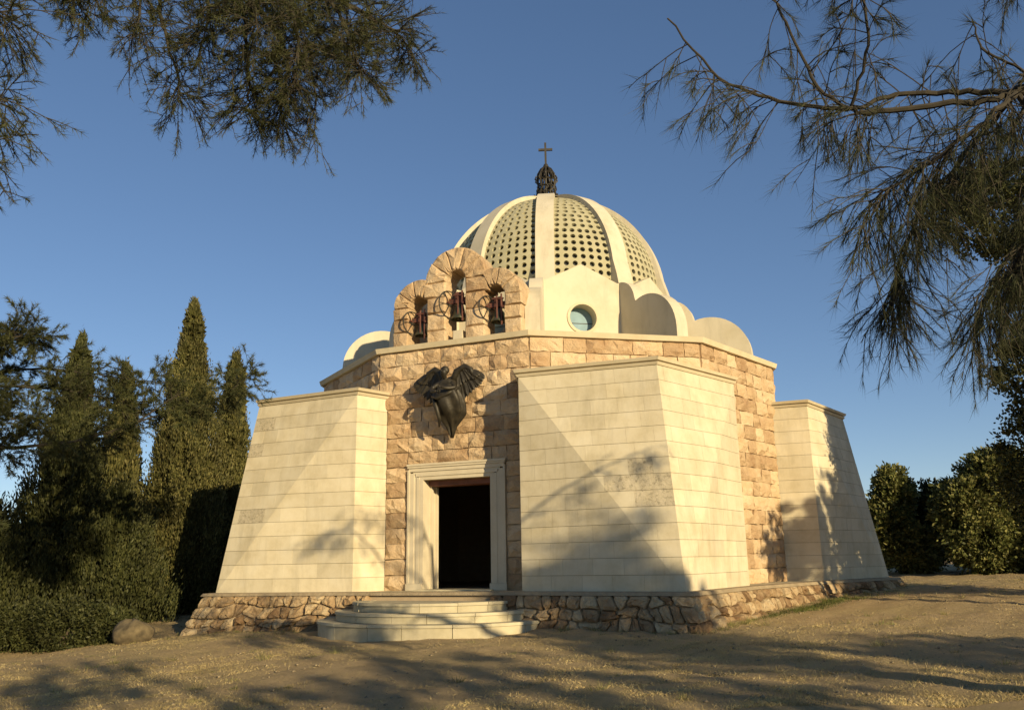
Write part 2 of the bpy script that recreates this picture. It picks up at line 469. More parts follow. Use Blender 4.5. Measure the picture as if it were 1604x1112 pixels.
def slabs(It, Ib, Rt, Rb, nrm, parent, key, ncol=5, flat=False):
    W_ = ((Rb-Ib).length+(Rt-It).length)/2; Hh = It.z-Ib.z
    gu, gt = 0.0015/W_, 0.0035/Hh
    for r in range(NC):
        t0, t1 = r/NC, (r+1)/NC
        if ncol == 1: cuts = [0, 1]
        else:
            sh = 0.5/ncol if r % 2 else 0.0
            cuts = [0]+[min(.96, max(.05, (c+1)/ncol-sh+random.uniform(-.05, .05))) for c in range(ncol-1+(1 if sh else 0))]+[1]
            cuts = sorted(cuts)
        for c in range(len(cuts)-1):
            u0, u1 = cuts[c]+(gu if c else 0), cuts[c+1]-(gu if c < len(cuts)-2 else 0)
            if u1-u0 < .02: continue
            rect = [(u0, t0+gt), (u1, t0+gt), (u1, t1-gt), (u0, t1-gt)]
            mb = MB()
            dz = random.uniform(-.0015, .0015)
            for sg in (1, -1):
                pl = clip(rect, sg)
                if len(pl) < 3: continue
                fr = [pos(It, Ib, Rt, Rb, *q)+nrm*dz for q in pl]
                mb.prism([p-nrm*.055 for p in fr], fr)
            pit = (key, r, c) in PIT
            ob = mb.build('slab', M['pitted'] if pit else M['slab'], parent, False, True)
            if pit: ob['label'] = 'pitted weathered slab with dark speckles'

for k in (1, 3, 5, 7, 9):
    i0t, i0b = inner(k-1, 1, HP), inner(k-1, 1, 0)
    i1t, i1b = inner(k+1, -1, HP), inner(k+1, -1, 0)
    w0t, w0b = wallp(k-1, 1, HP), wallp(k-1, 1, 0)
    w1t, w1b = wallp(k+1, -1, HP), wallp(k+1, -1, 0)
    rt, rb = ridge_t(k), ridge_b(k)
    # core behind the slabs
    nl, nr = D(FA(k-1)), D(FA(k+1))
    rl, rr_ = -T(FA(k-1)), T(FA(k+1))
    rl = T(FA(k-1))*-1; rr_ = T(FA(k+1))
    q = .02
    sw0, si0, sr, si1, sw1 = -rl*q*-1*0-T(FA(k-1))*-q, T(FA(k-1))*q-nl*q, -D(FA(k))*q*1.25, -T(FA(k+1))*q-nr*q, -T(FA(k+1))*q
    mb = MB()
    A_ = [p+e_ for p, e_ in zip((w0t, i0t, rt, i1t, w1t, w0b, i0b, rb, i1b, w1b), (sw0, si0, sr, si1, sw1)*2)]
    cen_t = D(FA(k))*(APO-.3)+Zv*HP; cen_b = D(FA(k))*(APO-.3)
    A_ += [cen_t, cen_b]
    mb.add(A_, [(0, 1, 6, 5), (1, 7, 6), (1, 2, 7), (2, 3, 7), (3, 8, 7), (3, 4, 9, 8), (0, 10, 1), (1, 10, 2), (2, 10, 3), (3, 10, 4), (5, 6, 11), (6, 7, 11), (7, 8, 11), (8, 9, 11), (4, 10, 11, 9), (10, 0, 5, 11)])
    vis = k in (1, 3, 9)
    bt = mb.build('buttress', M['joint'] if vis else M['slab'], chapel)
    key = {1: 'R', 3: 'P', 9: 'L'}.get(k)
    if k in (1, 3): slabs(i0t, i0b, rt, rb, nl, bt, 'R' if k == 1 else 'P')
    if k in (1, 9): slabs(i1t, i1b, rt, rb, nr, bt, 'L' if k == 9 else 'Q')
    if k in (9,):
        nn = (T(FA(0))*.8+D(FA(0))*.3).normalized(); slabs(w1t, w1b, i1t, i1b, nn, bt, 'x', 1)
    if k in (3,):
        nn = (-T(FA(2))*.8+D(FA(2))*.3).normalized(); slabs(w0t, w0b, i0t, i0b, nn, bt, 'x', 1)
    # coping: two fillets with a dark groove between
    cen = D(FA(k))*(APO-.3)
    def ring(z, e):
        pts = []
        for p in (w0t, i0t, rt, i1t, w1t): pts.append(p)
        lo = [(w0t, rl, nl), (i0t, rl, nl), (rt, nl, nr), (i1t, nr, rr_), (w1t, rr_, nr)]
        out = []
        for idx_, (p, a_, b_) in enumerate(lo):
            if idx_ in (0, 4):
                q = p+(rl if idx_ == 0 else rr_)*e
            else:
                c_ = a_.dot(b_); q = p+(a_+b_)*(e/(1+c_))
            out.append(Vector((q.x, q.y, z)))
        out.append(Vector((cen.x, cen.y, z)))
        return out
    mb = MB()
    mb.prism(ring(HP+.004, .02), ring(HP+.06, .05))
    mb.prism(ring(HP+.062, -.01), ring(HP+.088, -.01))
    mb.prism(ring(HP+.09, .06), ring(HP+.15, .09))
    top = ring(HP+.15, .09); up = ring(HP+.17, .03)
    mb.prism(ring(HP+.151, .085), up)
    mb.build('buttress_coping', M['coping'], bt)

# ---- rubble plinth
poly = []
for k in (1, 3, 5, 7, 9):
    poly += [inner(k-1, 1, 0), ridge_b(k), inner(k+1, -1, 0)]
PO = 0.22
def offset(poly, e):
    out = []
    n = len(poly)
    for i in range(n):
        p0, p, p1 = poly[i-1], poly[i], poly[(i+1) % n]
        d0 = (p-p0).normalized(); d1 = (p1-p).normalized()
        n0 = Vector((d0.y, -d0.x, 0)); n1 = Vector((d1.y, -d1.x, 0))
        out.append(p+(n0+n1)*(e/(1+n0.dot(n1))))
    return out
pp = offset(poly, PO-.05); pt = offset(poly, PO-.12)
mb = MB()
SLOPE = .40
mb.prism([p-Zv*1.7 for p in offset(poly, PO-.08+SLOPE*1.7)], [p-Zv*.03 for p in offset(poly, PO-.08)])
plinth = mb.build('plinth', M['mortar'], chapel)

segs = []
P2 = offset(poly, PO-.05)
for i in range(len(poly)):
    segs.append((P2[i], P2[(i+1) % len(P2)], i))
P3 = offset(poly, PO-.05+SLOPE)
# segments in view: indices around buttresses 9, 1, 3
def seg_visible(a, b):
    nrm = Vector(((b-a).y, -(b-a).x, 0)); mid = (a+b)/2
    return nrm.dot(Vector((-1.1, -24.6, 0))-mid) > 0
for a, b, i in segs:
    if not seg_visible(a, b): continue
    L_ = (b-a).length; td = (b-a)/L_; nd = Vector((td.y, -td.x, 0))
    depth = 0.95
    NB = 5
    lev = [-.045, -.26, -.47, -.69, -.92]
    nodes_ = [[min(0, 0)+random.uniform(-.07, .07)*(0 < r < 4) for _ in range(int(L_/.3)+3)] for r in range(5)]
    def bz(r, x):
        q = max(0, x)/.3; i_ = min(int(q), len(nodes_[r])-2); f_ = q-i_
        return lev[r]+nodes_[r][i_]*(1-f_)+nodes_[r][i_+1]*f_
    for r in range(4):
        xs = [0.0]
        while xs[-1] < L_-.12: xs.append(xs[-1]+random.choice((random.uniform(.14, .26), random.uniform(.24, .46))))
        xs[-1] = L_
        tl = [random.uniform(-.05, .05)*(0 < c < len(xs)-1) for c in range(len(xs))]
        for c in range(len(xs)-1):
            xa, xb = xs[c], xs[c+1]
            ta, tb = tl[c], tl[c+1]
            cx = a+td*((xa+xb)/2)
            if bz(r, xa) < gz1(cx.x, cx.y)-.03: continue
            q = cx-(D(FA(0))*(AP+EE+.2)+T(FA(0))*.06)
            if q.length < 1.35: continue
            xm = (xa+xb)/2
            out = [(xa+ta+.03, bz(r, xa)), (xm, bz(r, xm)), (xb+tb-.03, bz(r, xb)), (xb+tb, bz(r, xb)-.06), (xb-tb, bz(r+1, xb)+.06), (xb-tb-.03, bz(r+1, xb)), (xm, bz(r+1, xm)), (xa-ta+.03, bz(r+1, xa)), (xa-ta, bz(r+1, xa)+.06), (xa+ta, bz(r, xa)-.06)]
            mx_, mz_ = xm, sum(p[1] for p in out)/len(out)
            bul = random.uniform(.03, .12); ox, oz = random.uniform(-.3, .3), random.uniform(-.3, .3)
            n_ = len(out); v = []; f = []
            a2, b2 = P3[i], P3[(i+1) % len(P3)]
            def bpt(x, z):
                q0 = a+(b-a)*(x/L_); q1 = a2+(b2-a2)*(x/L_)
                return q0+(q1-q0)*(-z)
            for sc, y in ((.96, -.1), (.95, .0), (.84, bul*.7), (.42, bul)):
                for (x, z) in out:
                    jt = random.uniform(-.03, .03) if y > .005 else 0
                    xx_, zz_ = mx_+(x-mx_)*sc+ox*(1-sc)*(xb-xa)*.4, mz_+(z-mz_)*sc+oz*(1-sc)*.1
                    v.append(bpt(xx_, zz_)+Zv*zz_+nd*(y+jt))
            for rr in range(3):
                for i_ in range(n_):
                    j_ = (i_+1) % n_; f.append((rr*n_+i_, rr*n_+j_, rr*n_+n_+j_, rr*n_+n_+i_))
            f.append(tuple(3*n_+i_ for i_ in range(n_)))
            obj('rubble_stone', v, f, M['rubble'], plinth, False, True)
# capping ledge of the plinth
cap0, cap1 = offset(poly, PO+.02), offset(poly, -.02)
mb = MB()
n = len(poly)
vv = [p-Zv*.05 for p in cap0]+[p+Zv*.012 for p in offset(poly, PO-.02)]+[p+Zv*.02 for p in cap1]
mb.add(vv, [(r*n+i, r*n+(i+1) % n, (r+1)*n+(i+1) % n, (r+1)*n+i) for r in range(2) for i in range(n)])
mb.build('plinth_ledge', M['ledge'], chapel)
# paving of the two recesses between the buttresses
for k in (0, 2, 4, 6, 8):
    mb = MB()
    q = [inner(k, -1, 0), inner(k, 1, 0), wallp(k, 1, 0), wallp(k, -1, 0)]
    mb.prism([p-Zv*.1 for p in q], [p+Zv*.008 for p in q])
    mb.build('recess_paving', M['step'], chapel)

# ---- door
a0 = FA(0); o0 = D(a0)*AP; t0_, d0_ = T(a0), D(a0)
def fbox(mb, x0, x1, y0, y1, z0, z1): mb.frame_box(o0, t0_, d0_, Zv, x0, x1, y0, y1, z0, z1)
door = MB()
fbox(door, DOOR_X0-.08, DOOR_X0+.004, -.62, .028, 0.0, DOOR_H)
fbox(door, DOOR_X0-.08, DOOR_X0+.035, -.40, -.30, 0.0, DOOR_H)
fbox(door, DOOR_X0-.08, DOOR_X0+.05, -.62, -.54, 0.0, DOOR_H)
doorway = door.build('door_frame', M['frame'], chapel)
for sx, xe in ((-1, DOOR_X0), (1, DOOR_X1)):
    mb = MB()
    for (i0, i1, y) in ((0.0, .09, .02), (.09, .16, .04), (.16, .22, .03), (.22, .33, .055), (.33, .375, .08)):
        x0, x1 = sorted((xe+sx*i0, xe+sx*i1))
        fbox(mb, x0, x1, -.1+i0*.05, y, .16, DOOR_H+.003+i0*.7)
    x0, x1 = sorted((xe-sx*.0, xe+sx*.39)); fbox(mb, x0, x1, -.1, .095, .012, .157)
    if sx > 0: fbox(mb, DOOR_X1-.004, DOOR_X1+.08, -.62, -.101, .012, DOOR_H)
    mb.build('jamb', M['frame'], doorway)
mb = MB()
for (i0, i1, y) in ((0.0, .08, .025), (.08, .14, .045), (.14, .19, .035), (.19, .27, .06)):
    fbox(mb, DOOR_X0-.36*i1/.28-.005, DOOR_X1+.36*i1/.28+.005, -.1+i0*.05, y, DOOR_H+i0+.001, DOOR_H+i1)
mb.build('lintel', M['frame'], doorway)
mb = MB()
fbox(mb, DOOR_X0-.375, DOOR_X1+.375, -.05, .085, DOOR_H+.272, DOOR_H+.315)
fbox(mb, DOOR_X0-.39, DOOR_X1+.39, -.05, .105, DOOR_H+.317, DOOR_H+.36)
mb.build('door_cornice', M['frame'], doorway)
mb = MB(); fbox(mb, DOOR_X0+.002, DOOR_X1-.002, -.60, -.22, DOOR_H-.12, DOOR_H-.003)
mb.build('transom_beam', M['wood'], doorway)
mb = MB(); fbox(mb, DOOR_X0-.1, DOOR_X1+.1, -.5, .28, -.02, .035)
mb.build('threshold', M['step'], doorway)

# ---- drum
DA = 3.70
half = DA*math.tan(rad(18)); EAVE, PEAK = 7.60, 8.07
def circ(cx, cz, r, n=28): return [(cx+r*math.cos(2*math.pi*i/n), cz+r*math.sin(2*math.pi*i/n)) for i in range(n)]
for k in range(10):
    a = FA(k); o = D(a)*DA; t, d = T(a), D(a)
    mb = MB()
    plate(mb, o, t, Zv, d, [(-half, 5.2), (half, 5.2), (half, EAVE), (half-.24, EAVE), (0, PEAK), (-half+.24, EAVE), (-half, EAVE)], [circ(0, 6.62, .36)], -.66, 0)
    dw = mb.build('drum_wall', M['plaster'], chapel)
    mb = MB()
    plate(mb, o, t, Zv, d, circ(0, 6.62, .425), [circ(0, 6.62, .358)], -.02, .028)
    wf = mb.build('window_frame', M['coping'], dw)
    mb = MB(); plate(mb, o, t, Zv, d, circ(0, 6.62, .356), [], -.36, -.33)
    mb.build('window_pane', M['pane'], dw)
    mb = MB()
    mb.frame_box(o, t, d, Zv, -.355, .355, -.328, -.318, 6.55, 6.566)
    mb.build('glazing_bar', M['iron'], dw)

# ---- buttress fins between drum and parapet
prof = [(3.72, 5.3), (3.72, 7.62)]
prof += [(3.80+.62*math.sin(q), 7.0+.62*math.cos(q)) for q in np.linspace(0, 1.45, 9)]
prof += [(4.80+1.12*math.cos(q), 5.9+1.12*math.sin(q)) for q in np.linspace(rad(108), rad(2), 15)]
prof += [(5.93, 5.3)]
for k in range(10):
    th = THB+36*k
    d, t = D(th), T(th)
    mb = MB(); plate(mb, Vector((0, 0, 0)), d, Zv, t, prof, [], -.17, .17)
    mb.build('flying_buttress', M['plaster'], chapel)

# ---- dome
DZ, DR = 7.94, 3.31
DC = Vector((.20, 0, 0)); LC = Vector((.15, 0, 0)); RIBW = .50
mb = MB()
shell = [(.02, DZ+DR-.09)]+[((DR-.09)*math.cos(e_), DZ+(DR-.09)*math.sin(e_)) for e_ in np.linspace(rad(89), 0, 24)]+[(DR-.09, 7.4)]
mb.lathe(DC, shell, 60)
dome = mb.build('dome', M['glass'], chapel, True)
def sph(r, az, el): return DC+D(az)*(r*math.cos(el))+Zv*(DZ+r*math.sin(el))
for k in range(10):
    azc = FA(k)
    v = []; f = []
    hs = 0.215/DR
    el = -0.14
    row = 0
    while True:
        e0, e1 = el, el+hs
        em = (e0+e1)/2
        rw = DR*math.cos(em)
        half_w = rw*math.radians(18)-RIBW*.42
        if half_w < .14: break
        ncol = max(1, int(round(2*half_w/0.222)))
        for c in range(ncol):
            def P_(fx, fy, r=DR):
                e_ = e0+(e1-e0)*fy
                hw = math.degrees((DR*math.cos(e_)*math.radians(18)-RIBW*.42)/(DR*math.cos(e_)))
                return sph(r, azc-hw+2*hw*(c+fx)/ncol, e_)
            # square outline of 12 points matched with the hole of 12 points
            outl = [(1, .5), (1, 1), (.5, 1), (0, 1), (0, .5), (0, 0), (.5, 0), (1, 0)]
            out = [(1, .5), (1, .8), (1, 1), (.5, 1), (.2, 1), (0, 1), (0, .5), (0, .2), (0, 0), (.5, 0), (.8, 0), (1, 0)]
            out = [(1, .5), (1, .79), (.79, 1), (.5, 1), (.21, 1), (0, .79), (0, .5), (0, .21), (.21, 0), (.5, 0), (.79, 0), (1, .21)]
            b = len(v)
            cw = 2*half_w/ncol
            rr = 0.072
            hole = [(.5+rr/cw*math.cos(2*math.pi*i/12), .5+rr/(hs*DR)*math.sin(2*math.pi*i/12)) for i in range(12)]
            corners = [(1, 1), (0, 1), (0, 0), (1, 0)]
            v += [P_(*q) for q in out]+[P_(*q) for q in hole]+[P_(*q, DR-.075) for q in hole]+[P_(*q) for q in corners]
            for i in range(12):
                j = (i+1) % 12
                f.append((b+i, b+j, b+12+j, b+12+i)); f.append((b+12+i, b+12+j, b+24+j, b+24+i))
            f += [(b+1, b+36, b+2), (b+4, b+37, b+5), (b+7, b+38, b+8), (b+10, b+39, b+11)]
        el = e1; row += 1
    po = obj('dome_panel', v, f, M['panel'], dome)
    # rib on the corner
    th = THB+36*k; d, t = D(th), T(th)
    rib = MB()
    rs = []
    for e_ in np.linspace(-0.12, rad(84), 26):
        ro = DR+.12
        w = RIBW/2*min(1, .9+.1*math.cos(e_))
        cz = DZ+ro*math.sin(e_); cr_ = ro*math.cos(e_)
        wi = max(.03, min(w, cr_*math.tan(rad(18))+.0))
        if e_ < .12: cr_ = cr_+(.12-e_)*.9
        ci, cz2 = (DR-.12)*math.cos(e_), DZ+(DR-.12)*math.sin(e_)
        rs.append([DC+d*cr_+t*wi+Zv*cz, DC+d*cr_-t*wi+Zv*cz, DC+d*ci-t*wi+Zv*cz2, DC+d*ci+t*wi+Zv*cz2])
    v = [q for g_ in rs for q in g_]; f = []
    for i in range(len(rs)-1):
        for q in range(4):
            f.append((i*4+q, i*4+(q+1) % 4, i*4+4+(q+1) % 4, i*4+4+q))
    f += [(0, 1, 2, 3), tuple(len(v)-4+q for q in range(4))]
    obj('dome_rib', v, f, M['plaster'], dome)
mb = MB()
mb.lathe(DC-Zv*.04, [(0.95, DZ+3.30), (.78, DZ+3.39), (.5, DZ+3.45), (.45, DZ+3.46), (.02, DZ+3.47)], 40)
mb.build('dome_cap', M['plaster'], dome, True)

# ---- lantern of bronze with cross
ZT, LH = 11.33, 1.27
mb = MB()
mb.lathe(LC+Zv*ZT, [(.50, -.06), (.52, .04), (.46, .07), (.36, .07), (.36, .02)], 24)
lantern = mb.build('lantern', M['bronze'], chapel)
LPR = [(.49, .03), (.37, .10), (.285, .27), (.245, .45), (.285, .61), (.265, .77), (.16, .92), (.03, 1.0)]
for i in range(10):
    a = rad(THB+36*i); dd = Vector((math.sin(a), -math.cos(a), 0)); tt = Vector((dd.y, -dd.x, 0))
    mb = MB()
    mb.tube([LC+dd*r+Zv*(ZT+z*LH) for r, z in LPR], .034, 6)
    mb.tube([LC+dd*.49+Zv*(ZT+.03), LC+dd*.60+Zv*(ZT+.11), LC+dd*.64+Zv*(ZT-.02)], .026, 5)
    mb.tube([LC+dd*.285+Zv*(ZT+.58*LH), LC+dd*.36+Zv*(ZT+.64*LH), LC+dd*.31+Zv*(ZT+.72*LH)], .024, 5)
    # pierced scroll between this rib and the next
    mb.tube([LC+dd*.30+tt*(.07*math.sin(q))+Zv*(ZT+LH*(.18+.26*q/6.28)) for q in np.linspace(0, 6.28, 9)], .02, 5)
    mb.build('lantern_rib', M['bronze'], lantern)
mb = MB()
for z, r in ((.27, .285), (.45, .245), (.62, .285), (.78, .26)):
    mb.tube([LC+Vector((r*math.cos(q), r*math.sin(q), ZT+z*LH)) for q in np.linspace(0, 2*math.pi, 21)], .024, 5)
mb.lathe(LC+Zv*(ZT+LH), [(.0, -.08), (.07, -.04), (.085, .02), (.06, .08), (.0, .10)], 14)
for i in range(7):
    a = 2*math.pi*i/7; mb.tube([LC+Vector((.14*math.cos(a), .14*math.sin(a), ZT)), LC+Vector((.12*math.cos(a+.8), .12*math.sin(a+.8), ZT+.45*LH)), LC+Vector((.05*math.cos(a+1.4), .05*math.sin(a+1.4), ZT+.92*LH))], .026, 5)
mb.build('lantern_hoop', M['bronze'], lantern)
mb = MB()
cx_ = T(FA(0)+20)
co_ = LC+Zv*(ZT+LH+.02)
mb.frame_box(co_, cx_, D(FA(0)+20), Zv, -.032, .032, -.032, .032, .02, .80)
mb.frame_box(co_, cx_, D(FA(0)+20), Zv, -.22, -.033, -.03, .03, .53, .60)
mb.frame_box(co_, cx_, D(FA(0)+20), Zv, .033, .22, -.03, .03, .53, .60)
mb.build('cross', M['iron'], lantern)

# ---- bell gable over the entrance wall
gb0 = D(a0)*(AP-.28)
GY0, GY1 = -.55, 0.0
mb = MB(); mb.frame_box(gb0, t0_, d0_, Zv, -1.70, 1.66, GY0+.03, GY1-.04, 5.34, 5.57)
gable = mb.build('bell_gable', M['coping'], chapel)
def gstone(poly2, nm='gable_stone'):
    cxx = sum(p[0] for p in poly2)/len(poly2); czz = sum(p[1] for p in poly2)/len(poly2)
    # densify the outline
    den = []
    for i in range(len(poly2)):
        p, q = poly2[i], poly2[(i+1) % len(poly2)]
        m_ = max(1, int(math.dist(p, q)/.17))
        for s_ in range(m_):
            jx = random.uniform(-.008, .008)
            den.append((p[0]+(q[0]-p[0])*s_/m_+jx, p[1]+(q[1]-p[1])*s_/m_+random.uniform(-.008, .008)))
    n = len(den); v = []; f = []
    layers = [(.82, GY0-.05), (.975, GY0), (.975, GY1), (.84, GY1+.045)]
    for sc, y in layers:
        for (x, z) in den:
            jit = random.uniform(-.03, .03) if sc < .9 else random.uniform(-.01, .01)
            v.append(gb0+t0_*(cxx+(x-cxx)*sc)+Zv*(czz+(z-czz)*sc)+d0_*(y+jit))
    for r in range(3):
        for i in range(n):
            j = (i+1) % n; f.append((r*n+i, r*n+j, r*n+n+j, r*n+n+i))
    v.append(gb0+t0_*cxx+Zv*czz+d0_*(GY0-.07)); v.append(gb0+t0_*cxx+Zv*czz+d0_*(GY1+random.uniform(.045, .085)))
    for i in range(n):
        f.append((i, (i+1) % n, 4*n)); f.append((3*n+i, 3*n+(i+1) % n, 4*n+1))
    return obj(nm, v, f, M['rough'], gable, False, True)
def sector(cx, cz, r0, r1, a0_, a1_):
    n = 5
    return [(cx+r0*math.cos(q), cz+r0*math.sin(q)) for q in np.linspace(rad(a0_), rad(a1_), n)]+[(cx+r1*math.cos(q), cz+r1*math.sin(q)) for q in np.linspace(rad(a1_), rad(a0_), n)]
GC = -.03
for q0, q1 in ((0, 38), (38, 72), (72, 108), (108, 142), (142, 180)): gstone(sector(GC, 7.10, .25, .83, q0, q1))
for sx in (-1, 1):
    cxg = GC+sx*1.01
    angs = [(62, 103), (103, 143), (143, 180)]
    for q0, q1 in angs:
        if sx > 0: q0, q1 = 180-q1, 180-q0
        gstone(sector(cxg, 6.58, .25, .68, q0, q1))
    def rb_(x0, x1, z0, z1):
        x0, x1 = sorted((GC+sx*x0, GC+sx*x1)); gstone([(x0, z0), (x1, z0), (x1, z1), (x0, z1)])
    rb_(1.26, 1.70, 5.57, 5.98); rb_(1.26, 1.68, 5.98, 6.30); rb_(1.26, 1.70, 6.30, 6.58)
    rb_(.25, .76, 5.57, 5.92); rb_(.25, .76, 5.92, 6.34); rb_(.25, .76, 6.34, 6.74); rb_(.25, .86, 6.74, 7.10)
mb = MB(); mb.frame_box(gb0, t0_, d0_, Zv, GC-.06, GC+.17, -.30, .02, 5.571, 5.86)
ob = mb.build('white_block', M['frame'], gable); ob['label'] = 'small pale squared block standing under the middle bell'

def bell_at(x, z, sc, label):
    o = gb0+t0_*x+d0_*(GY0/2+.08)+Zv*z
    b = thing('church_bell', o, label, 'bell')
    mb = MB()
    pr = [(0, .02), (.06, .02), (.10, -.02), (.12, -.12), (.145, -.24), (.20, -.34), (.215, -.37), (.19, -.37), (.13, -.25), (.1, -.1), (0, -.03)]
    mb.lathe(o, [(r*sc, q*sc) for r, q in pr], 20); mb.build('bell_body', M['bell'], b, True)
    mb = MB(); mb.tube([o-Zv*.1*sc, o-Zv*.36*sc], [.012, .016]); mb.lathe(o-Zv*.38*sc, [(0, -.04), (.035, -.01), (.035, .02), (0, .04)], 10)
    mb.build('clapper', M['iron'], b)
    mb = MB()
    mb.frame_box(o, t0_, d0_, Zv, -.24, .24, -.05, .05, .03, .16*sc)
    mb.frame_box(o, t0_, d0_, Zv, -.10, .10, -.045, .045, .16*sc+.002, .30*sc)
    for s_ in (-1, 1):
        mb.tube([o+t0_*(.09*s_)+Zv*.28*sc, o+t0_*(.10*s_)+Zv*.0, o+t0_*(.06*s_)-Zv*.05*sc], .018, 6)
    mb.build('headstock', M['red'], b)
    mb = MB()
    mb.frame_box(o, t0_, d0_, Zv, -.235, -.20, .051, .2, .02, .06); mb.frame_box(o, t0_, d0_, Zv, .17, .21, .051, .2, -.05, .0)
    mb.tube([o+t0_*.14+d0_*.14+Zv*.30, o+t0_*.15+d0_*.15-Zv*.45], .022, 6)
    mb.tube([o+t0_*.02+d0_*.13+Zv*.28, o+t0_*.03+d0_*.15-Zv*.30], .018, 6)
    mb.tube([o-t0_*.1+d0_*.13+Zv*.2, o+t0_*.2+d0_*.15+Zv*.18], .02, 6)
    mb.build('bell_frame', M['red'], b)
    mb = MB()
    wc = o+d0_*.10-t0_*.215; wr = .33*sc
    tt = (d0_*.93-t0_*.35).normalized()
    mb.tube([wc+tt*wr*math.cos(q)+Zv*wr*math.sin(q) for q in np.linspace(0, 2*math.pi, 25)], .016, 6)
    for q in np.linspace(0, math.pi, 4)[:-1]:
        mb.tube([wc+tt*wr*math.cos(q)+Zv*wr*math.sin(q), wc-tt*wr*math.cos(q)-Zv*wr*math.sin(q)], .011, 5)
    mb.build('rope_wheel', M['iron'], b)
bell_at(GC-1.01, 6.22, .85, 'small bronze bell with big spoked wheel in the gable arch farthest from the dome')
bell_at(GC, 6.55, 1.0, 'bronze bell in the tall middle arch of the gable above a white block')
bell_at(GC+1.01, 6.32, .9, 'bronze bell with red frame in the low gable arch beside the dome')

# ---- steps
sc_ = D(a0)*(AP+EE+.18)+T(a0)*.10
steps = thing('entrance_steps', (sc_.x, sc_.y, gz1(sc_.x, sc_.y)), 'three curved pale stone steps leading up to the doorway', 'steps')
for i, (r_o, zt, zb_) in enumerate(((2.46, -.50, -1.1), (2.10, -.325, -.50), (1.72, -.15, -.325))):
    mbc = MB()
    nseg = 40
    arc = [sc_+T(a0)*(r_o-.32)*math.cos(q)+D(a0)*(r_o-.32)*.80*math.sin(q) for q in np.linspace(math.pi, 0, nseg)]
    mbc.prism([p+Zv*(zb_+.001) for p in arc], [p+Zv*(zt-.006) for p in arc])
    st = mbc.build('step', M['step'], steps)
    nb = 9-i
    cuts = [math.pi*(c+random.uniform(-.15, .15)*(0 < c < nb))/nb for c in range(nb+1)]
    for c in range(nb):
        qs = np.linspace(cuts[c]+.002, cuts[c+1]-.002, 7)
        dz = random.uniform(-.006, .006); rj = random.uniform(-.01, .012)
        def ringp(r, z): return [sc_+T(a0)*(r+rj)*math.cos(q)+D(a0)*(r+rj)*.80*math.sin(q)+Zv*z for q in qs]
        mb = MB()
        lay = [ringp(r_o-.36, zb_+.002)+ringp(r_o-.02, zb_+.002)[::-1]]
        bot = ringp(r_o-.36, zb_+.002)+ringp(r_o-.03, zb_+.002)[::-1]
        mid = ringp(r_o-.36, zt-.055)+ringp(r_o-.03, zt-.055)[::-1]
        nos0 = ringp(r_o-.36, zt-.054)+ringp(r_o, zt-.05)[::-1]
        nos1 = ringp(r_o-.36, zt+dz)+ringp(r_o-.012, zt+dz)[::-1]
        mb.prism(bot, mid); mb.prism(nos0, nos1)
        mb.build('step_stone', M['step'], st, False, True)

# ------------------------------------------------------------------ bronze angel over the door
AO = o0+t0_*0.05+d0_*0.09+Zv*3.3
angel = thing('angel_statue', AO, 'dark bronze flying angel with spread wings above the doorway', 'statue')
def AP_(x, y, z): return AO+t0_*(x+.11*max(0, z-.2))+d0_*y+Zv*z       # x along the wall, y out of the wall, z up
def skin(name, nodes, edges, mat, parent, sub=2):
    me = bpy.data.meshes.new(name)
    base = wloc(parent)
    me.from_pydata([tuple(p-base) for p, r in nodes], edges, [])
    o = bpy.data.objects.new(name, me); COL.objects.link(o); o.parent = parent
    me.materials.append(mat)
    sm = o.modifiers.new('skin', 'SKIN'); sm.use_smooth_shade = True
    for i, (p, r) in enumerate(nodes):
        me.skin_vertices[0].data[i].radius = (r, r)
    me.skin_vertices[0].data[0].use_root = True
    ss = o.modifiers.new('sub', 'SUBSURF'); ss.levels = sub; ss.render_levels = sub
    return o
nodes = [(AP_(0.02, .22, .72), .125), (AP_(0.0, .30, .90), .12), (AP_(-.02, .38, 1.06), .135), (AP_(-.03, .43, 1.17), .10), (AP_(-.04, .47, 1.235), .048),
         (AP_(-.045, .52, 1.31), .072), (AP_(-.05, .545, 1.375), .085), (AP_(-.05, .54, 1.44), .062),
         (AP_(.13, .43, 1.15), .062), (AP_(.27, .52, 1.00), .05), (AP_(.12, .66, .98), .04), (AP_(.0, .70, 1.02), .032),
         (AP_(-.19, .43, 1.14), .062), (AP_(-.32, .54, 1.02), .05), (AP_(-.20, .68, .93), .04), (AP_(-.07, .72, .92), .032)]
edges = [(0, 1), (1, 2), (2, 3), (3, 4), (4, 5), (5, 6), (6, 7), (3, 8), (8, 9), (9, 10), (10, 11), (3, 12), (12, 13), (13, 14), (14, 15)]
skin('body', nodes, edges, M['bronze'], angel)
# hair and face
mb = MB()
hc = AP_(-.05, .535, 1.40)
for i in range(9):
    for j in range(16): pass
def blob(mb, c, rx, ry, rz, seed, n=10, m=14, amp=.08):
    rr = random.Random(seed); v = []; f = []
    for i in range(n+1):
        e_ = -math.pi/2+math.pi*i/n
        for j in range(m):
            q = 2*math.pi*j/m; k_ = 1+rr.uniform(-amp, amp)
            v.append(c+t0_*(rx*k_*math.cos(e_)*math.cos(q))+d0_*(ry*k_*math.cos(e_)*math.sin(q))+Zv*(rz*k_*math.sin(e_)))
    for i in range(n):
        for j in range(m):
            f.append((i*m+j, i*m+(j+1) % m, (i+1)*m+(j+1) % m, (i+1)*m+j))
    mb.add(v, f)
blob(mb, AP_(-.045, .49, 1.425), .098, .085, .095, 3)
mb.build('hair', M['bronze'], angel, True)
mb = MB()
blob(mb, AP_(-.052, .625, 1.385), .016, .022, .022, 1, 6, 8)
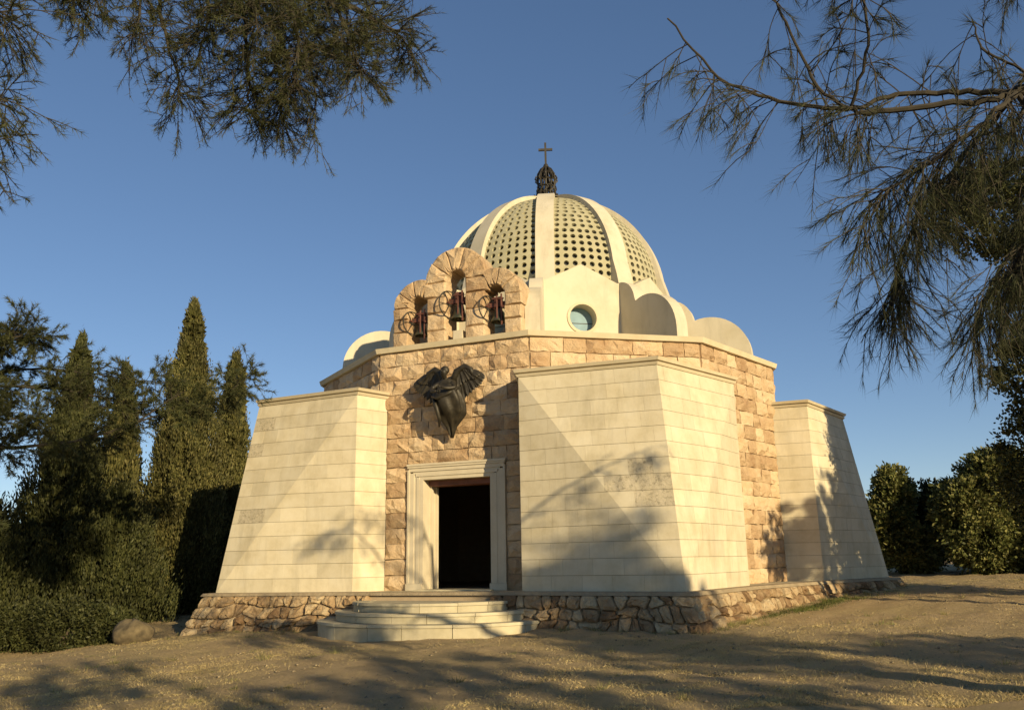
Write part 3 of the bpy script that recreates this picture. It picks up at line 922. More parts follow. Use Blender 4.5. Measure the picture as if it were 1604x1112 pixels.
for s_ in (-1, 1): blob(mb, AP_(-.05+.032*s_, .608, 1.405), .014, .008, .01, 2, 5, 8)
blob(mb, AP_(-.052, .612, 1.345), .024, .01, .008, 5, 5, 8)
mb.build('face', M['bronze'], angel, True)
# hands: palm with five fingers each
for s_, c, dr in ((1, AP_(-.02, .715, 1.02), -1), (-1, AP_(-.05, .735, .915), 1)):
    mb = MB(); blob(mb, c, .03, .016, .024, 4, 6, 8, .03)
    for q in range(4):
        b0 = c+t0_*(dr*.025)+Zv*(.018-.012*q)
        ln = (.045, .055, .05, .038)[q]
        mb.tube([b0, b0+t0_*(dr*ln*.6)+d0_*.004, b0+t0_*(dr*ln)-d0_*.014], [.0075, .007, .005], 6)
    mb.tube([c+Zv*.018, c+Zv*.04+t0_*(dr*.012)+d0_*.008, c+Zv*.052+t0_*(dr*.03)+d0_*.01], [.009, .008, .006], 6)
    mb.build('hand', M['bronze'], angel, True)
# robe: folded loft narrowing to the feet
secs = []
NS, NA = 26, 48
v = []; f = []
for i in range(NS):
    t_ = i/(NS-1)
    z = 1.12-t_*1.12
    cy = .40-.30*t_**1.1
    cx = -.02+.05*math.sin(t_*2.6)+.06*t_
    wx = .18+.20*math.sin(min(1, t_*1.25)*math.pi)**.8*(1-.35*t_)
    if t_ > .55: wx *= 1-.80*((t_-.55)/.45)**1.3
    wy = wx*.72
    for j in range(NA):
        q = 2*math.pi*j/NA
        fold = 1+(.08+.15*t_)*math.sin(q*7+2.2*t_*3+math.sin(q*2)*1.2)+.06*math.sin(q*3-t_*6)
        v.append(AP_(cx+wx*fold*math.cos(q), cy+wy*fold*math.sin(q), z+.04*math.sin(q*5)*t_))
for i in range(NS-1):
    for j in range(NA):
        f.append((i*NA+j, i*NA+(j+1) % NA, (i+1)*NA+(j+1) % NA, (i+1)*NA+j))
f.append(tuple(range(NA))); f.append(tuple((NS-1)*NA+j for j in range(NA)))
obj('robe', v, f, M['bronze'], angel, True)
mb = MB()   # sash flying across the body
mb.tube([AP_(-.30, .50, .86), AP_(-.1, .58, .80), AP_(.12, .56, .88), AP_(.32, .44, 1.02)], [.03, .055, .05, .03], 8)
mb.tube([AP_(-.28, .48, .84), AP_(-.16, .50, .60), AP_(-.10, .42, .36), AP_(-.13, .34, .2)], [.03, .05, .045, .02], 8)
mb.build('sash', M['bronze'], angel, True)
# wings, feather by feather
for s_ in (-1, 1):
    mb = MB()
    xo = .04 if s_ < 0 else -.05
    sp = [AP_(s_*(.10+xo), .30, 1.08), AP_(s_*(.20+xo), .29, 1.41), AP_(s_*(.38+xo), .28, 1.51), AP_(s_*(.54+xo), .28, 1.43), AP_(s_*(.60+xo), .28, 1.29)]
    mb.tube(sp, [.075, .085, .075, .06, .03], 8)
    wing = mb.build('wing', M['bronze'], angel, True)
    nf = 13
    for i in range(nf):
        t_ = i/(nf-1)
        for layer in range(2):
            x0 = (.13 if s_ < 0 else .04)+(.46 if s_ < 0 else .42)*t_; z0 = 1.17+.33*math.sin(min(1, t_*1.1+.12)*math.pi*.72)-.02
            ang = rad(-98+70*t_)            # pointing down near the body, outwards at the tip
            ln = (.86-.44*t_) if layer == 0 else (.42-.14*t_)
            w = .085 if layer == 0 else .072
            y0 = .27+(0.0 if layer == 0 else .035)+.012*(i % 2)
            dx, dz = math.cos(ang)*ln, math.sin(ang)*ln
            px, pz = -math.sin(ang), math.cos(ang)
            prf = [(0, .6), (.35, 1.0), (.75, .9), (.93, .55), (1.0, .08)]
            vf = []; ff = []
            for (l_, ww) in prf:
                yy = y0-.07*l_+.05*l_*l_
                cx, cz = s_*(x0+dx*l_), z0+dz*l_
                for (sd, dy) in ((-1, -.012), (0, .012), (1, -.012)):
                    vf.append(AP_(cx+s_*px*w*ww*sd, yy+dy, cz+pz*w*ww*sd))
                vf.append(AP_(cx, yy-.022, cz))
            for q in range(4):
                b = q*4
                for (m0_, m1_) in ((0, 1), (1, 2), (2, 3), (3, 0)):
                    ff.append((b+m0_, b+m1_, b+4+m1_, b+4+m0_))
            ff += [(0, 1, 2, 3), (16, 17, 18, 19)]
            obj('feather', vf, ff, M['bronze'], wing, False)
mb = MB()   # bracket into the wall
mb.tube([AP_(0, -.2, .95), AP_(0, .3, .95)], .04, 8); mb.tube([AP_(0.02, -.2, .45), AP_(0.02, .25, .5)], .035, 8)
mb.build('wall_bracket', M['iron'], angel)

# ------------------------------------------------------------------ vegetation
def unit(v): return v/np.maximum(np.linalg.norm(v, axis=1, keepdims=True), 1e-9)
def leaf_mesh(name, P, Dr, ln, wd, mat, parent, shape='diamond'):
    """one small leaf face per point: P (n,3), Dr (n,3) direction, ln, wd arrays"""
    n = len(P); Dr = unit(Dr)
    side = unit(np.cross(Dr, unit(rng.standard_normal((n, 3)))))
    ln = np.broadcast_to(np.asarray(ln, float), (n,))[:, None]; wd = np.broadcast_to(np.asarray(wd, float), (n,))[:, None]
    if shape == 'needle':
        V = np.stack([P-side*wd*.5, P+side*wd*.5, P+Dr*ln], 1).reshape(-1, 3)
        F_ = np.arange(n*3).reshape(n, 3)
    else:
        V = np.stack([P, P+Dr*ln*.5+side*wd*.5, P+Dr*ln, P+Dr*ln*.45-side*wd*.5], 1).reshape(-1, 3)
        F_ = np.arange(n*4).reshape(n, 4)
    return big(name, V, F_, mat, parent)

def cypress(loc, h, r, label, mat, nclump=420, per=60, group=None, name='cypress_tree', power=.95, spray=.105, lean=0.0):
    t = thing(name, loc, label, 'tree', group)
    base = np.array(loc)
    mb = MB(); mb.tube([Vector(loc)-Zv*.3, Vector(loc)+Zv*h*.5, Vector(loc)+Zv*h*.96], [r*.16+.05, r*.1+.03, .015], 8)
    mb.build('trunk', M['bark'], t)
    hh = rng.random(nclump)**1.15*.97+.012
    az = rng.random(nclump)*2*math.pi
    prof = (1-hh)**power*np.minimum(1, .55+.45*(hh/.12))
    lob = 1+.20*np.sin(az*3+hh*9+base[0])+.17*np.sin(az*5-hh*19+base[1])+.10*np.sin(az*9+hh*37)
    rr = r*prof*lob*(.66+.44*rng.random(nclump))
    C = np.stack([np.cos(az)*rr+lean*hh*h, np.sin(az)*rr, hh*h], 1)+base
    out = np.stack([np.cos(az), np.sin(az), 1.6+0*az], 1)
    cs = (.09+.13*prof*r)*(.6+.8*rng.random(nclump))
    per = int(per*1.95)
    idx_ = np.repeat(np.arange(nclump), per)
    n = len(idx_)
    off = rng.standard_normal((n, 3))*np.array([.42, .42, 1.25])*cs[idx_][:, None]
    P = C[idx_]+off
    dr = out[idx_]*np.array([.5, .5, 1.1])+rng.standard_normal((n, 3))*.32
    leaf_mesh('crown', P, dr, spray*(.6+.8*rng.random(n)), spray*.36, mat, t)
    # dense dark interior sprays that stop the light
    m_ = nclump*10
    hh = rng.random(m_)**1.1*.93+.01; az = rng.random(m_)*2*math.pi
    rr = r*(1-hh)**power*.72*np.sqrt(rng.random(m_))*np.minimum(1, .55+.45*(hh/.12))
    P = np.stack([np.cos(az)*rr+lean*hh*h, np.sin(az)*rr, hh*h], 1)+base
    leaf_mesh('inner_crown', P, rng.standard_normal((m_, 3))+np.array([0, 0, .8]), .34, .22, mat, t)
    return t

def clumpy(loc, blobs, label, cat, mat, name, nclump=160, per=70, leaf_l=.09, leaf_w=.055, trunk=None, group=None, shell=.8, spread=.6):
    """crown from several leafy masses; blobs: (dx, dy, dz, rx, ry, rz)"""
    t = thing(name, loc, label, cat, group)
    base = np.array(loc)
    mb = MB()
    top = max(b[2] for b in blobs)
    r0 = trunk or .06
    mb.tube([Vector(loc)-Zv*.3, Vector(loc)+Vector((.05, 0, top*.45)), Vector(loc)+Vector((blobs[0][0]*.6, blobs[0][1]*.6, top*.8))], [r0*1.3, r0, r0*.5], 8)
    for b in blobs:
        mb.tube([Vector(loc)+Zv*min(top*.3, b[2]*.6), Vector(loc)+Vector((b[0]*.6, b[1]*.6, b[2]*.75)), Vector(loc)+Vector(b[:3])], [r0*.6, r0*.4, r0*.15], 6)
    mb.build('trunk', M['bark'], t)
    PP, DD = [], []
    for b in blobs:
        vol = b[3]*b[4]*b[5]
        nc_ = max(12, int(nclump*(vol**.6)))
        q = unit(rng.standard_normal((nc_, 3)))
        rad_ = shell+(1.08-shell)*rng.random((nc_, 1))
        rad_[rng.random(nc_) < .22] *= .6
        C = q*rad_*np.array(b[3:6])+np.array(b[:3])
        C[:, 2] = np.maximum(C[:, 2], .02)
        idx_ = np.repeat(np.arange(nc_), per); n = len(idx_)
        cs = .10+.13*vol**.33*rng.random(nc_)
        P = C[idx_]+rng.standard_normal((n, 3))*cs[idx_][:, None]*spread
        PP.append(P); DD.append(q[idx_]+rng.standard_normal((n, 3))*.8+np.array([0, 0, .25]))
    P = np.concatenate(PP)+base; Dd = np.concatenate(DD)
    g_ = gz(P[:, 0], P[:, 1]); P[:, 2] = np.maximum(P[:, 2], g_+.01)
    n = len(P)
    leaf_mesh('crown', P, Dd, leaf_l*(.6+.8*rng.random(n)), leaf_w*(.7+.6*rng.random(n)), mat, t)
    return t

def bez(pts, n):
    """smooth polyline through control points (Catmull-Rom)"""
    P = [np.array(p, float) for p in pts]
    P = [2*P[0]-P[1]]+P+[2*P[-1]-P[-2]]
    out = []
    segs_ = len(P)-3
    for i in range(n):
        u = i/(n-1)*segs_; k = min(int(u), segs_-1); t = u-k
        a, b, c, d = P[k:k+4]
        out.append(.5*((2*b)+(-a+c)*t+(2*a-5*b+4*c-d)*t*t+(-a+3*b-3*c+d)*t**3))
    return np.array(out)

def branch_system(t, mains, twig_n, twig_len, droop, nl, npt, needle_w, mat, sub=2, tipbias=.3, spread=.9, nangle=.55, bark='twig', side_bias=None):
    """mains: list of (points, r0, r1, twigs factor). Adds one branch object per main limb and one needles object each."""
    for (pts, r0, r1, fac) in mains:
        C = bez(pts, 8+4*len(pts))
        # natural wobble
        C[1:-1] += rng.standard_normal((len(C)-2, 3))*r0*.25
        mb = MB(); mb.tube([Vector(p) for p in C], list(np.linspace(r0*.8, r1*.8, len(C))), 7)
        NP, ND = [], []
        nt_ = int(twig_n*fac)
        for q in range(nt_):
            s_ = tipbias+(1-tipbias)*random.random()**.8
            k = s_*(len(C)-1); i0 = min(int(k), len(C)-2)
            p = C[i0]+(C[i0+1]-C[i0])*(k-i0)
            fwd = C[i0+1]-C[i0]; fwd /= np.linalg.norm(fwd)+1e-9
            d = fwd*random.uniform(.1, .8)+rng.standard_normal(3)*spread+np.array([0, 0, -droop*random.uniform(.2, 1.2)])
            if side_bias is not None: d += np.array(side_bias)
            d /= np.linalg.norm(d)+1e-9
            L_ = twig_len*random.uniform(.45, 1.25)
            tw = [p]
            m_ = 6
            for z in range(m_):
                d = d+np.array([0, 0, -droop*.10])+rng.standard_normal(3)*.10; d /= np.linalg.norm(d)
                tw.append(tw[-1]+d*L_/m_)
            tw = np.array(tw)
            mb.tube([Vector(x) for x in tw], list(np.linspace(max(.004, r1*.55), .0028, m_+1)), 4)
            twigs = [tw]
            for _ in range(sub):
                k2 = random.uniform(.3, .9)*m_; i2 = int(k2)
                p2 = tw[i2]; d2 = (tw[i2+1]-tw[i2])/(L_/m_)+rng.standard_normal(3)*.55+np.array([0, 0, -droop*.25]); d2 /= np.linalg.norm(d2)
                l2 = L_*random.uniform(.3, .6)
                t2 = np.array([p2+d2*l2*z/3+np.array([0, 0, -droop*.05*l2*z*z]) for z in range(4)])
                mb.tube([Vector(x) for x in t2], [.004, .0036, .003, .002], 4)
                twigs.append(t2)
            for tw_ in twigs:
                m2 = len(tw_)-1
                nn = int(npt*random.uniform(.5, 1.4))
                ss = (.35+.65*rng.random(nn)**.7)*m2
                ii = np.minimum(ss.astype(int), m2-1)
                pp_ = tw_[ii]+(tw_[ii+1]-tw_[ii])*(ss-ii)[:, None]
                dd_ = unit(tw_[ii+1]-tw_[ii])+rng.standard_normal((nn, 3))*nangle
                NP.append(pp_); ND.append(dd_)
        bo = mb.build('branch', M[bark], t)
        if NP:
            P = np.concatenate(NP); Dd = np.concatenate(ND); n = len(P)
            leaf_mesh('needles', P, Dd, nl*(.6+.6*rng.random(n)), needle_w, mat, bo, 'needle')

# --- pine beside the viewer on the sunny side: long drooping needles
px, py = 6.6, -19.6
pz = gz1(px, py)
pine_r = thing('pine_tree', (px, py, pz), 'pine with bare crooked branches and long drooping needles reaching over the yard', 'tree')
mb = MB()
tr = bez([(px, py, pz-.3), (px-.1, py, pz+2), (px+.1, py+.1, pz+3.6), (px+.3, py, pz+5.2), (px+.2, py-.1, pz+6.4)], 16)
mb.tube([Vector(p) for p in tr], list(np.linspace(.24, .06, 16)), 10); mb.build('trunk', M['bark'], pine_r)
JX = (2.55, -19.1, 3.78)
mains = [
    ([(px, py, 2.7), (4.6, -19.4, 3.3), (3.4, -19.2, 3.7), JX], .085, .055, .5),
    ([JX, (2.36, -19.1, 3.72), (1.62, -19.0, 3.70), (1.34, -19.0, 3.72), (.89, -18.9, 3.86), (.49, -18.9, 4.06), (.14, -18.9, 4.56)], .034, .008, .8),
    ([JX, (2.2, -18.9, 3.90), (1.8, -18.8, 3.93), (1.52, -18.8, 3.83), (1.3, -18.7, 4.10), (1.11, -18.7, 4.66), (1.05, -18.6, 5.0)], .030, .009, .5),
    ([(1.4, -19.0, 3.73), (1.45, -19.3, 4.1), (1.38, -19.4, 4.6), (1.42, -19.5, 5.1)], .016, .007, .4),
    ([JX, (2.3, -19.3, 3.55), (2.0, -19.3, 3.32), (1.7, -19.2, 3.12), (1.4, -19.1, 2.95)], .030, .008, 1.5),
    ([JX, (2.35, -18.7, 3.5), (2.15, -18.4, 3.2), (2.0, -18.2, 2.85), (1.95, -18.1, 2.5)], .026, .008, 1.5),
    ([JX, (2.62, -19.2, 3.4), (2.5, -19.2, 3.0), (2.4, -19.2, 2.65), (2.3, -19.1, 2.45)], .028, .008, 1.3),
    ([(3.4, -19.2, 3.7), (3.1, -18.6, 3.3), (2.9, -18.2, 2.9), (2.75, -18.0, 2.6), (2.7, -17.9, 2.4)], .030, .008, 1.2),
    ([JX, (2.7, -19.0, 4.0), (2.5, -18.9, 4.25), (2.45, -18.9, 4.5)], .018, .007, .25),
    ([(px+.2, py, pz+5.2), (5.2, -19.0, 5.2), (4.0, -18.6, 5.5), (3.2, -18.4, 5.4)], .05, .01, .7),
    ([(px+.2, py, pz+4.6), (7.6, -20.6, 4.6), (8.6, -21.3, 4.9)], .05, .01, .7),
    ([(px+.2, py, pz+5.6), (7.0, -18.4, 5.4), (7.6, -17.4, 5.6)], .05, .01, .6),
    ([(px+.2, py, pz+6.2), (6.6, -20.6, 6.6), (6.0, -21.4, 6.9)], .04, .01, .6)]
branch_system(pine_r, mains, 62, .50, .80, .15, 26, .0036, M['pine2'], 2, .10, .55, .40)

# --- pine overhead on the other side: dense short tufts
qx, qy = -7.2, -20.0
qz = gz1(qx, qy)
pine_l = thing('pine_tree', (qx, qy, qz), 'pine with dense dark tufted boughs hanging over the yard', 'tree')
mb = MB()
tr = bez([(qx, qy, qz-.3), (qx+.1, qy, qz+3), (qx-.1, qy+.2, qz+6), (qx+.2, qy+.3, qz+9)], 16)
mb.tube([Vector(p) for p in tr], list(np.linspace(.27, .08, 16)), 10); mb.build('trunk', M['bark'], pine_l)
mains = [
    ([(qx, qy, 5.4), (-5.8, -18.6, 6.5), (-4.8, -17.6, 6.7), (-3.6, -17.0, 6.5), (-2.6, -16.8, 6.1), (-1.95, -16.8, 5.75)], .07, .012, 1.5),
    ([(-4.8, -17.6, 6.7), (-4.4, -17.2, 6.2), (-4.3, -17.1, 5.7), (-4.15, -17.0, 5.15), (-4.1, -16.9, 4.95)], .035, .008, 1.0),
    ([(-4.0, -17.1, 6.6), (-3.6, -16.9, 6.1), (-3.5, -16.9, 5.5), (-3.45, -16.9, 5.0), (-3.5, -16.9, 4.8)], .04, .009, 1.5),
    ([(-3.6, -17.0, 6.5), (-3.1, -17.2, 6.0), (-2.9, -17.2, 5.4), (-2.95, -17.1, 4.9)], .035, .008, 1.5),
    ([(-3.0, -16.9, 6.3), (-2.6, -17.0, 5.9), (-2.4, -17.1, 5.4), (-2.3, -17.1, 5.1)], .032, .008, 1.4),
    ([(-5.0, -17.8, 6.7), (-4.9, -17.6, 6.1), (-4.8, -17.4, 5.9)], .03, .008, .6),
    ([(-3.4, -17.0, 6.4), (-3.3, -17.4, 5.8), (-3.2, -17.5, 5.3)], .03, .008, 1.3),
    ([(-2.9, -17.0, 5.5), (-2.75, -17.0, 4.9), (-2.82, -17.0, 4.62)], .012, .005, .15),
    ([(qx, qy, 4.4), (-6.0, -19.4, 4.9), (-5.2, -19.1, 4.8), (-4.75, -19.0, 4.55)], .045, .009, 1.0),
    ([(qx, qy, 3.4), (-6.2, -19.5, 3.9), (-5.3, -19.2, 3.7), (-4.7, -19.1, 3.35)], .045, .009, 1.3),
    ([(-6.0, -19.4, 4.0), (-5.2, -18.9, 4.1), (-4.85, -18.8, 4.0)], .03, .008, .7),
    ([(qx, qy, 6.6), (-6.4, -21.2, 7.2), (-5.6, -22.2, 7.2)], .05, .01, .8),
    ([(qx, qy, 7.4), (-8.4, -19.6, 7.9), (-9.4, -19.2, 7.8)], .05, .01, .8)]
mains += [
    ([(-3.0, -16.9, 6.3), (-2.5, -16.6, 6.2), (-2.0, -16.5, 5.9), (-1.85, -16.5, 5.6)], .03, .008, 1.2),
    ([(-3.6, -17.0, 6.5), (-3.3, -16.7, 6.3), (-2.9, -16.6, 5.9), (-2.6, -16.6, 5.5)], .03, .008, 1.4),
    ([(-4.2, -17.3, 6.7), (-4.0, -17.3, 6.3), (-3.8, -17.2, 5.8), (-3.85, -17.2, 5.3)], .03, .008, 1.4),
    ([(-3.8, -17.0, 6.5), (-3.2, -16.7, 5.7), (-3.15, -16.7, 5.2), (-3.2, -16.7, 4.75)], .03, .008, 1.5)]
for m_ in mains[:8]+mains[-4:]:
    for q_, p_ in enumerate(m_[0]):
        m_[0][q_] = (p_[0]-.22, p_[1], p_[2]+.18)
mains += [([(-4.9, -17.9, 6.9), (-5.2, -17.6, 6.5), (-5.3, -17.4, 6.1), (-5.15, -17.3, 5.8)], .03, .008, 1.0),
          ([(-4.6, -17.6, 6.9), (-4.75, -17.3, 6.4), (-4.7, -17.2, 6.0), (-4.75, -17.2, 5.6)], .03, .008, 1.0)]
branch_system(pine_l, mains, 66, .46, .28, .08, 26, .005, M['pine'], 3, .10, .9, .75)

# --- cypresses and conifers on the shaded side of the chapel
def at(x, y): return (x, y, gz1(x, y))
cypress(at(-13.2, -1.2), 7.9, 1.8, 'dark broad-based cypress behind the long needled cedar boughs', M['cypd'], 620, 62, power=1.2)
cypress(at(-11.3, 2.0), 9.8, 1.75, 'tallest cypress with a tapering pointed top beside the chapel', M['cyp'], 820, 62, power=1.02)
cypress(at(-10.3, 3.4), 8.3, 1.25, 'slimmer cypress leaning close behind the tallest cypress', M['cyp'], 420, 60)
cypress(at(-13.6, 2.6), 7.7, 1.9, 'ragged olive conifer between the dark cypress and the tallest cypress', M['cyp'], 420, 50, name='conifer_tree', power=1.4, spray=.15)
cypress(at(-11.9, -.8), 3.6, 1.5, 'low bushy conifer filling the gap under the tall cypresses', M['cypd'], 300, 70, name='conifer_tree', power=.75)
cypress(at(-14.2, -3.2), 3.2, 1.4, 'squat conifer at the foot of the dark cypress', M['cypd'], 360, 60, name='conifer_tree', power=.5)
cypress(at(-9.6, 6.5), 5.6, .9, 'thin young cypress peeping past the buttress edge', M['cyp'], 220, 50)
clumpy(at(-11.0, -4.9), [(-.9, .1, .45, .75, .6, .5), (.1, 0, .45, .75, .6, .52), (.9, .2, .35, .55, .5, .45)], 'clipped low hedge along the yard edge under the conifers', 'hedge', M['cypd'], 'hedge', 330, 70, .08, .04)
clumpy(at(-12.9, -5.1), [(0, 0, .5, .8, .6, .55), (-.9, .2, .55, .7, .6, .6)], 'second low hedge clump continuing away from the chapel', 'hedge', M['cypd'], 'hedge', 330, 70, .08, .04)

# cedar boughs in front of the cypresses
cx0, cy0 = -14.6, -7.5
cz0 = gz1(cx0, cy0)
cedar = thing('cedar_tree', (cx0, cy0, cz0), 'cedar with level spreading boughs in front of the cypresses', 'tree')
mb = MB(); tr = bez([(cx0, cy0, cz0-.3), (cx0+.1, cy0, 2), (cx0, cy0, 5), (cx0+.1, cy0, 7)], 14)
mb.tube([Vector(p) for p in tr], list(np.linspace(.26, .06, 14)), 9); mb.build('trunk', M['bark'], cedar)
mains = [
    ([(cx0, cy0, 2.6), (-12.5, -7.2, 3.0), (-10.8, -6.9, 3.1), (-9.4, -6.6, 3.5), (-8.1, -6.5, 4.3)], .07, .012, 1.5),
    ([(cx0, cy0, 3.6), (-12.6, -7.0, 4.3), (-11.2, -6.6, 4.4), (-10.0, -6.4, 4.2), (-9.3, -6.3, 4.0)], .06, .01, 1.4),
    ([(cx0, cy0, 4.4), (-12.8, -7.4, 5.0), (-11.7, -7.3, 5.3), (-10.9, -7.3, 5.45)], .055, .01, 1.2),
    ([(cx0, cy0, 1.9), (-12.8, -7.6, 2.0), (-11.6, -7.4, 1.7)], .05, .01, .9),
    ([(cx0, cy0, 5.2), (-13.0, -7.0, 5.5), (-12.0, -6.8, 5.4)], .05, .01, .9),
    ([(cx0, cy0, 3.2), (-13.0, -8.2, 3.6), (-11.8, -8.6, 3.7), (-10.9, -8.8, 3.55)], .05, .01, 1.1),
    ([(cx0, cy0, 5.4), (-16.2, -7.2, 5.8), (-17.4, -7, 5.6)], .05, .01, .8),
    ([(cx0, cy0, 6.4), (-14.2, -8.6, 6.7), (-13.9, -9.4, 6.5)], .04, .01, .6)]
mains += [
    ([(cx0, cy0, 4.0), (-13.0, -6.6, 4.6), (-11.6, -6.2, 4.9), (-10.3, -6.0, 4.8), (-9.0, -5.9, 4.6)], .055, .01, 1.4),
    ([(cx0, cy0, 4.8), (-13.2, -7.6, 5.5), (-12.2, -7.6, 5.6)], .05, .01, 1.2),
    ([(-9.4, -6.6, 3.5), (-8.3, -6.4, 3.9), (-7.4, -6.3, 4.2), (-6.95, -6.2, 4.6)], .025, .008, 1.0),
    ([(cx0, cy0, 2.9), (-13.2, -6.9, 3.4), (-12.0, -6.7, 3.7), (-11.0, -6.6, 3.7)], .05, .01, 1.3)]
branch_system(cedar, mains, 70, .62, .05, .12, 46, .013, M['pine'], 3, .2, .7, .8)

# --- shrubs beyond the chapel on the sunny side
clumpy(at(11.9, 4.6), [(0, 0, 2.7, .55, .5, .75), (-.3, .2, 1.7, .8, .7, .9), (.3, 0, .8, .9, .7, .8)], 'narrow leafy shrub beside the far buttress', 'shrub', M['bush'], 'shrub', 260, 70, .13, .08)
clumpy(at(14.3, 2.6), [(0, 0, 2.9, 1.1, .9, .85), (-.9, .2, 2.0, 1.0, .9, .9), (.9, .1, 1.9, 1.1, .9, 1.0), (-.6, -.1, .9, 1.2, .8, .9), (.7, -.2, .8, 1.2, .8, .9)], 'large rounded olive shrub standing above its neighbours', 'shrub', M['bush'], 'shrub', 250, 70, .12, .075)
clumpy(at(16.6, .6), [(0, 0, 1.7, 1.2, .9, .8), (-.5, -.1, .8, 1.2, .8, .8), (.9, .1, 1.0, 1.0, .8, .9)], 'low spreading light green shrub at the yard edge', 'shrub', M['bush'], 'shrub', 250, 70, .12, .075)
clumpy(at(12.6, 5.6), [(0, 0, 1.4, 1.4, .8, 1.1), (1.0, -.4, 2.0, .9, .7, .9), (1.5, 0, 1.5, 1.2, .8, 1.1), (2.9, 0, 1.3, 1.2, .8, 1.0), (4.4, 0, 1.5, 1.3, .8, 1.2), (6.2, -.4, 1.7, 1.4, .8, 1.3)], 'long dark hedge closing the back of the yard', 'hedge', M['cypd'], 'hedge', 230, 60, .13, .09)
clumpy(at(11.0, -6.0), [(-.1, 0, 8.8, 1.9, 1.5, 1.0), (.6, 0, 7.2, 1.1, 1.2, 1.0), (.5, 0, 4.8, 1.5, 1.5, 1.4), (.4, 0, 2.6, 1.55, 1.5, 1.6)], 'dense dark evergreen at the border of the sunny yard', 'tree', M['cypd'], 'evergreen_tree', 150, 75, .10, .06, .16)

# --- trees behind the viewer, which shade the yard
def far_pine(x, y, h, blobs, label, nclump=60):
    z = gz1(x, y)
    return clumpy((x, y, z), blobs, label, 'tree', M['pine'], 'pine_tree', nclump, 42, .17, .05, .2, None, .3, .42)
far_pine(16.9, -33, 10, [(-.1, 0, 9.0, 1.1, 1.2, 1.0), (.1, .3, 8.0, 1.3, 1.4, .8), (-1.2, 0, 6.9, 1.4, 1.4, .8), (1.4, 0, 6.3, 1.5, 1.4, .7)], 'tallest round-topped pine in the row across the yard from the entrance', 85)
far_pine(12.0, -33.5, 8, [(0, 0, 6.9, 1.5, 1.4, .7), (1.2, .4, 6.0, 1.4, 1.3, .7), (-1.3, 0, 6.2, 1.5, 1.3, .6), (.2, 0, 5.2, 1.8, 1.4, .5)], 'broad pine next to the tallest pine across the yard', 30)
far_pine(7.6, -34.2, 8, [(0, 0, 7.2, 1.5, 1.4, .7), (1.6, 0, 6.3, 1.3, 1.3, .6), (-1.6, .3, 6.2, 1.4, 1.2, .6), (0, 0, 5.0, 1.6, 1.3, .5)], 'pine with flat layered crown across the yard', 30)
far_pine(21.6, -32.0, 7, [(0, 0, 5.6, 1.5, 1.4, .6), (1.5, 0, 5.0, 1.4, 1.3, .6), (-1.5, 0, 4.9, 1.3, 1.3, .5)], 'shortest pine at the end of the row across the yard', 30)
far_pine(17.0, -14.6, 9, [(0, 0, 7.4, 1.6, 1.5, 1.2), (-1.3, 0, 6.0, 1.5, 1.4, 1.0), (1.0, .6, 5.2, 1.7, 1.5, 1.1), (-.8, -.4, 4.2, 1.6, 1.4, .9)], 'bushy pine in the sunny corner beside the yard', 90)
far_pine(12.4, -12.8, 5, [(0, 0, 4.6, 1.0, 1.2, .8), (-.7, .2, 4.1, .9, 1.1, .7), (.8, 0, 4.3, 1.0, 1.1, .8)], 'low round-headed pine between the yard and the bushy pine', 70)
far_pine(15.8, -12.6, 9, [(0, 0, 8.4, 1.3, 1.4, 1.3), (.3, 0, 6.6, 1.4, 1.5, 1.2), (.2, 0, 5.2, 1.4, 1.5, 1.0)], 'tall leafy pine shading the dark evergreen', 90)

# --- boulder and stone at the hedge
def boulder(loc, rx, ry, rz, label, mat, seed):
    rr = random.Random(seed); n, m_ = 9, 14; v = []; f = []
    ph = [rr.uniform(0, 6) for _ in range(6)]
    for i in range(n+1):
        e_ = -math.pi/2+math.pi*i/n
        for j in range(m_):
            q = 2*math.pi*j/m_
            k_ = 1+.10*math.sin(2*q+ph[0]+e_)+.08*math.sin(3*q+ph[1]-2*e_)+rr.uniform(-.03, .03)
            v.append(Vector(loc)+Vector((rx*k_*math.cos(e_)*math.cos(q), ry*k_*math.cos(e_)*math.sin(q), rz*(.75+k_*math.sin(e_)))))
    for i in range(n):
        for j in range(m_): f.append((i*m_+j, i*m_+(j+1) % m_, (i+1)*m_+(j+1) % m_, (i+1)*m_+j))
    o = obj('boulder', v, f, mat, None, True, True)
    return tag(o, label, 'boulder')
boulder(at(-9.25, -5.5), .40, .36, .27, 'rounded brown boulder at the end of the hedge near the plinth', M['boulder'], 4)
boulder(at(-11.95, -6.3), .22, .2, .24, 'small pale stone beside the hedge away from the chapel', M['step'], 9)

# --- grass, litter and pebbles on the yard
def outside(x, y):
    a = (np.degrees(np.arctan2(x, -y))-FA(1)+360) % 72
    a = np.minimum(a, 72-a)
    return np.hypot(x, y)*np.cos(np.radians(36-a)) > 7.62
n = 520000
dist_ = 8.5+rng.random(n)**1.5*26
fan = rng.uniform(-.70, .72, n)
gx_ = -1.1+fan*dist_; gy_ = -24.58+dist_
dens = .5+.28*np.sin(gx_*.8+1.3*np.sin(gy_*.9))+.28*np.sin(gy_*1.1+np.sin(gx_*.6)*2)+.3*np.sin(gx_*2.9+gy_*1.7)*np.sin(gy_*3.3-gx_)
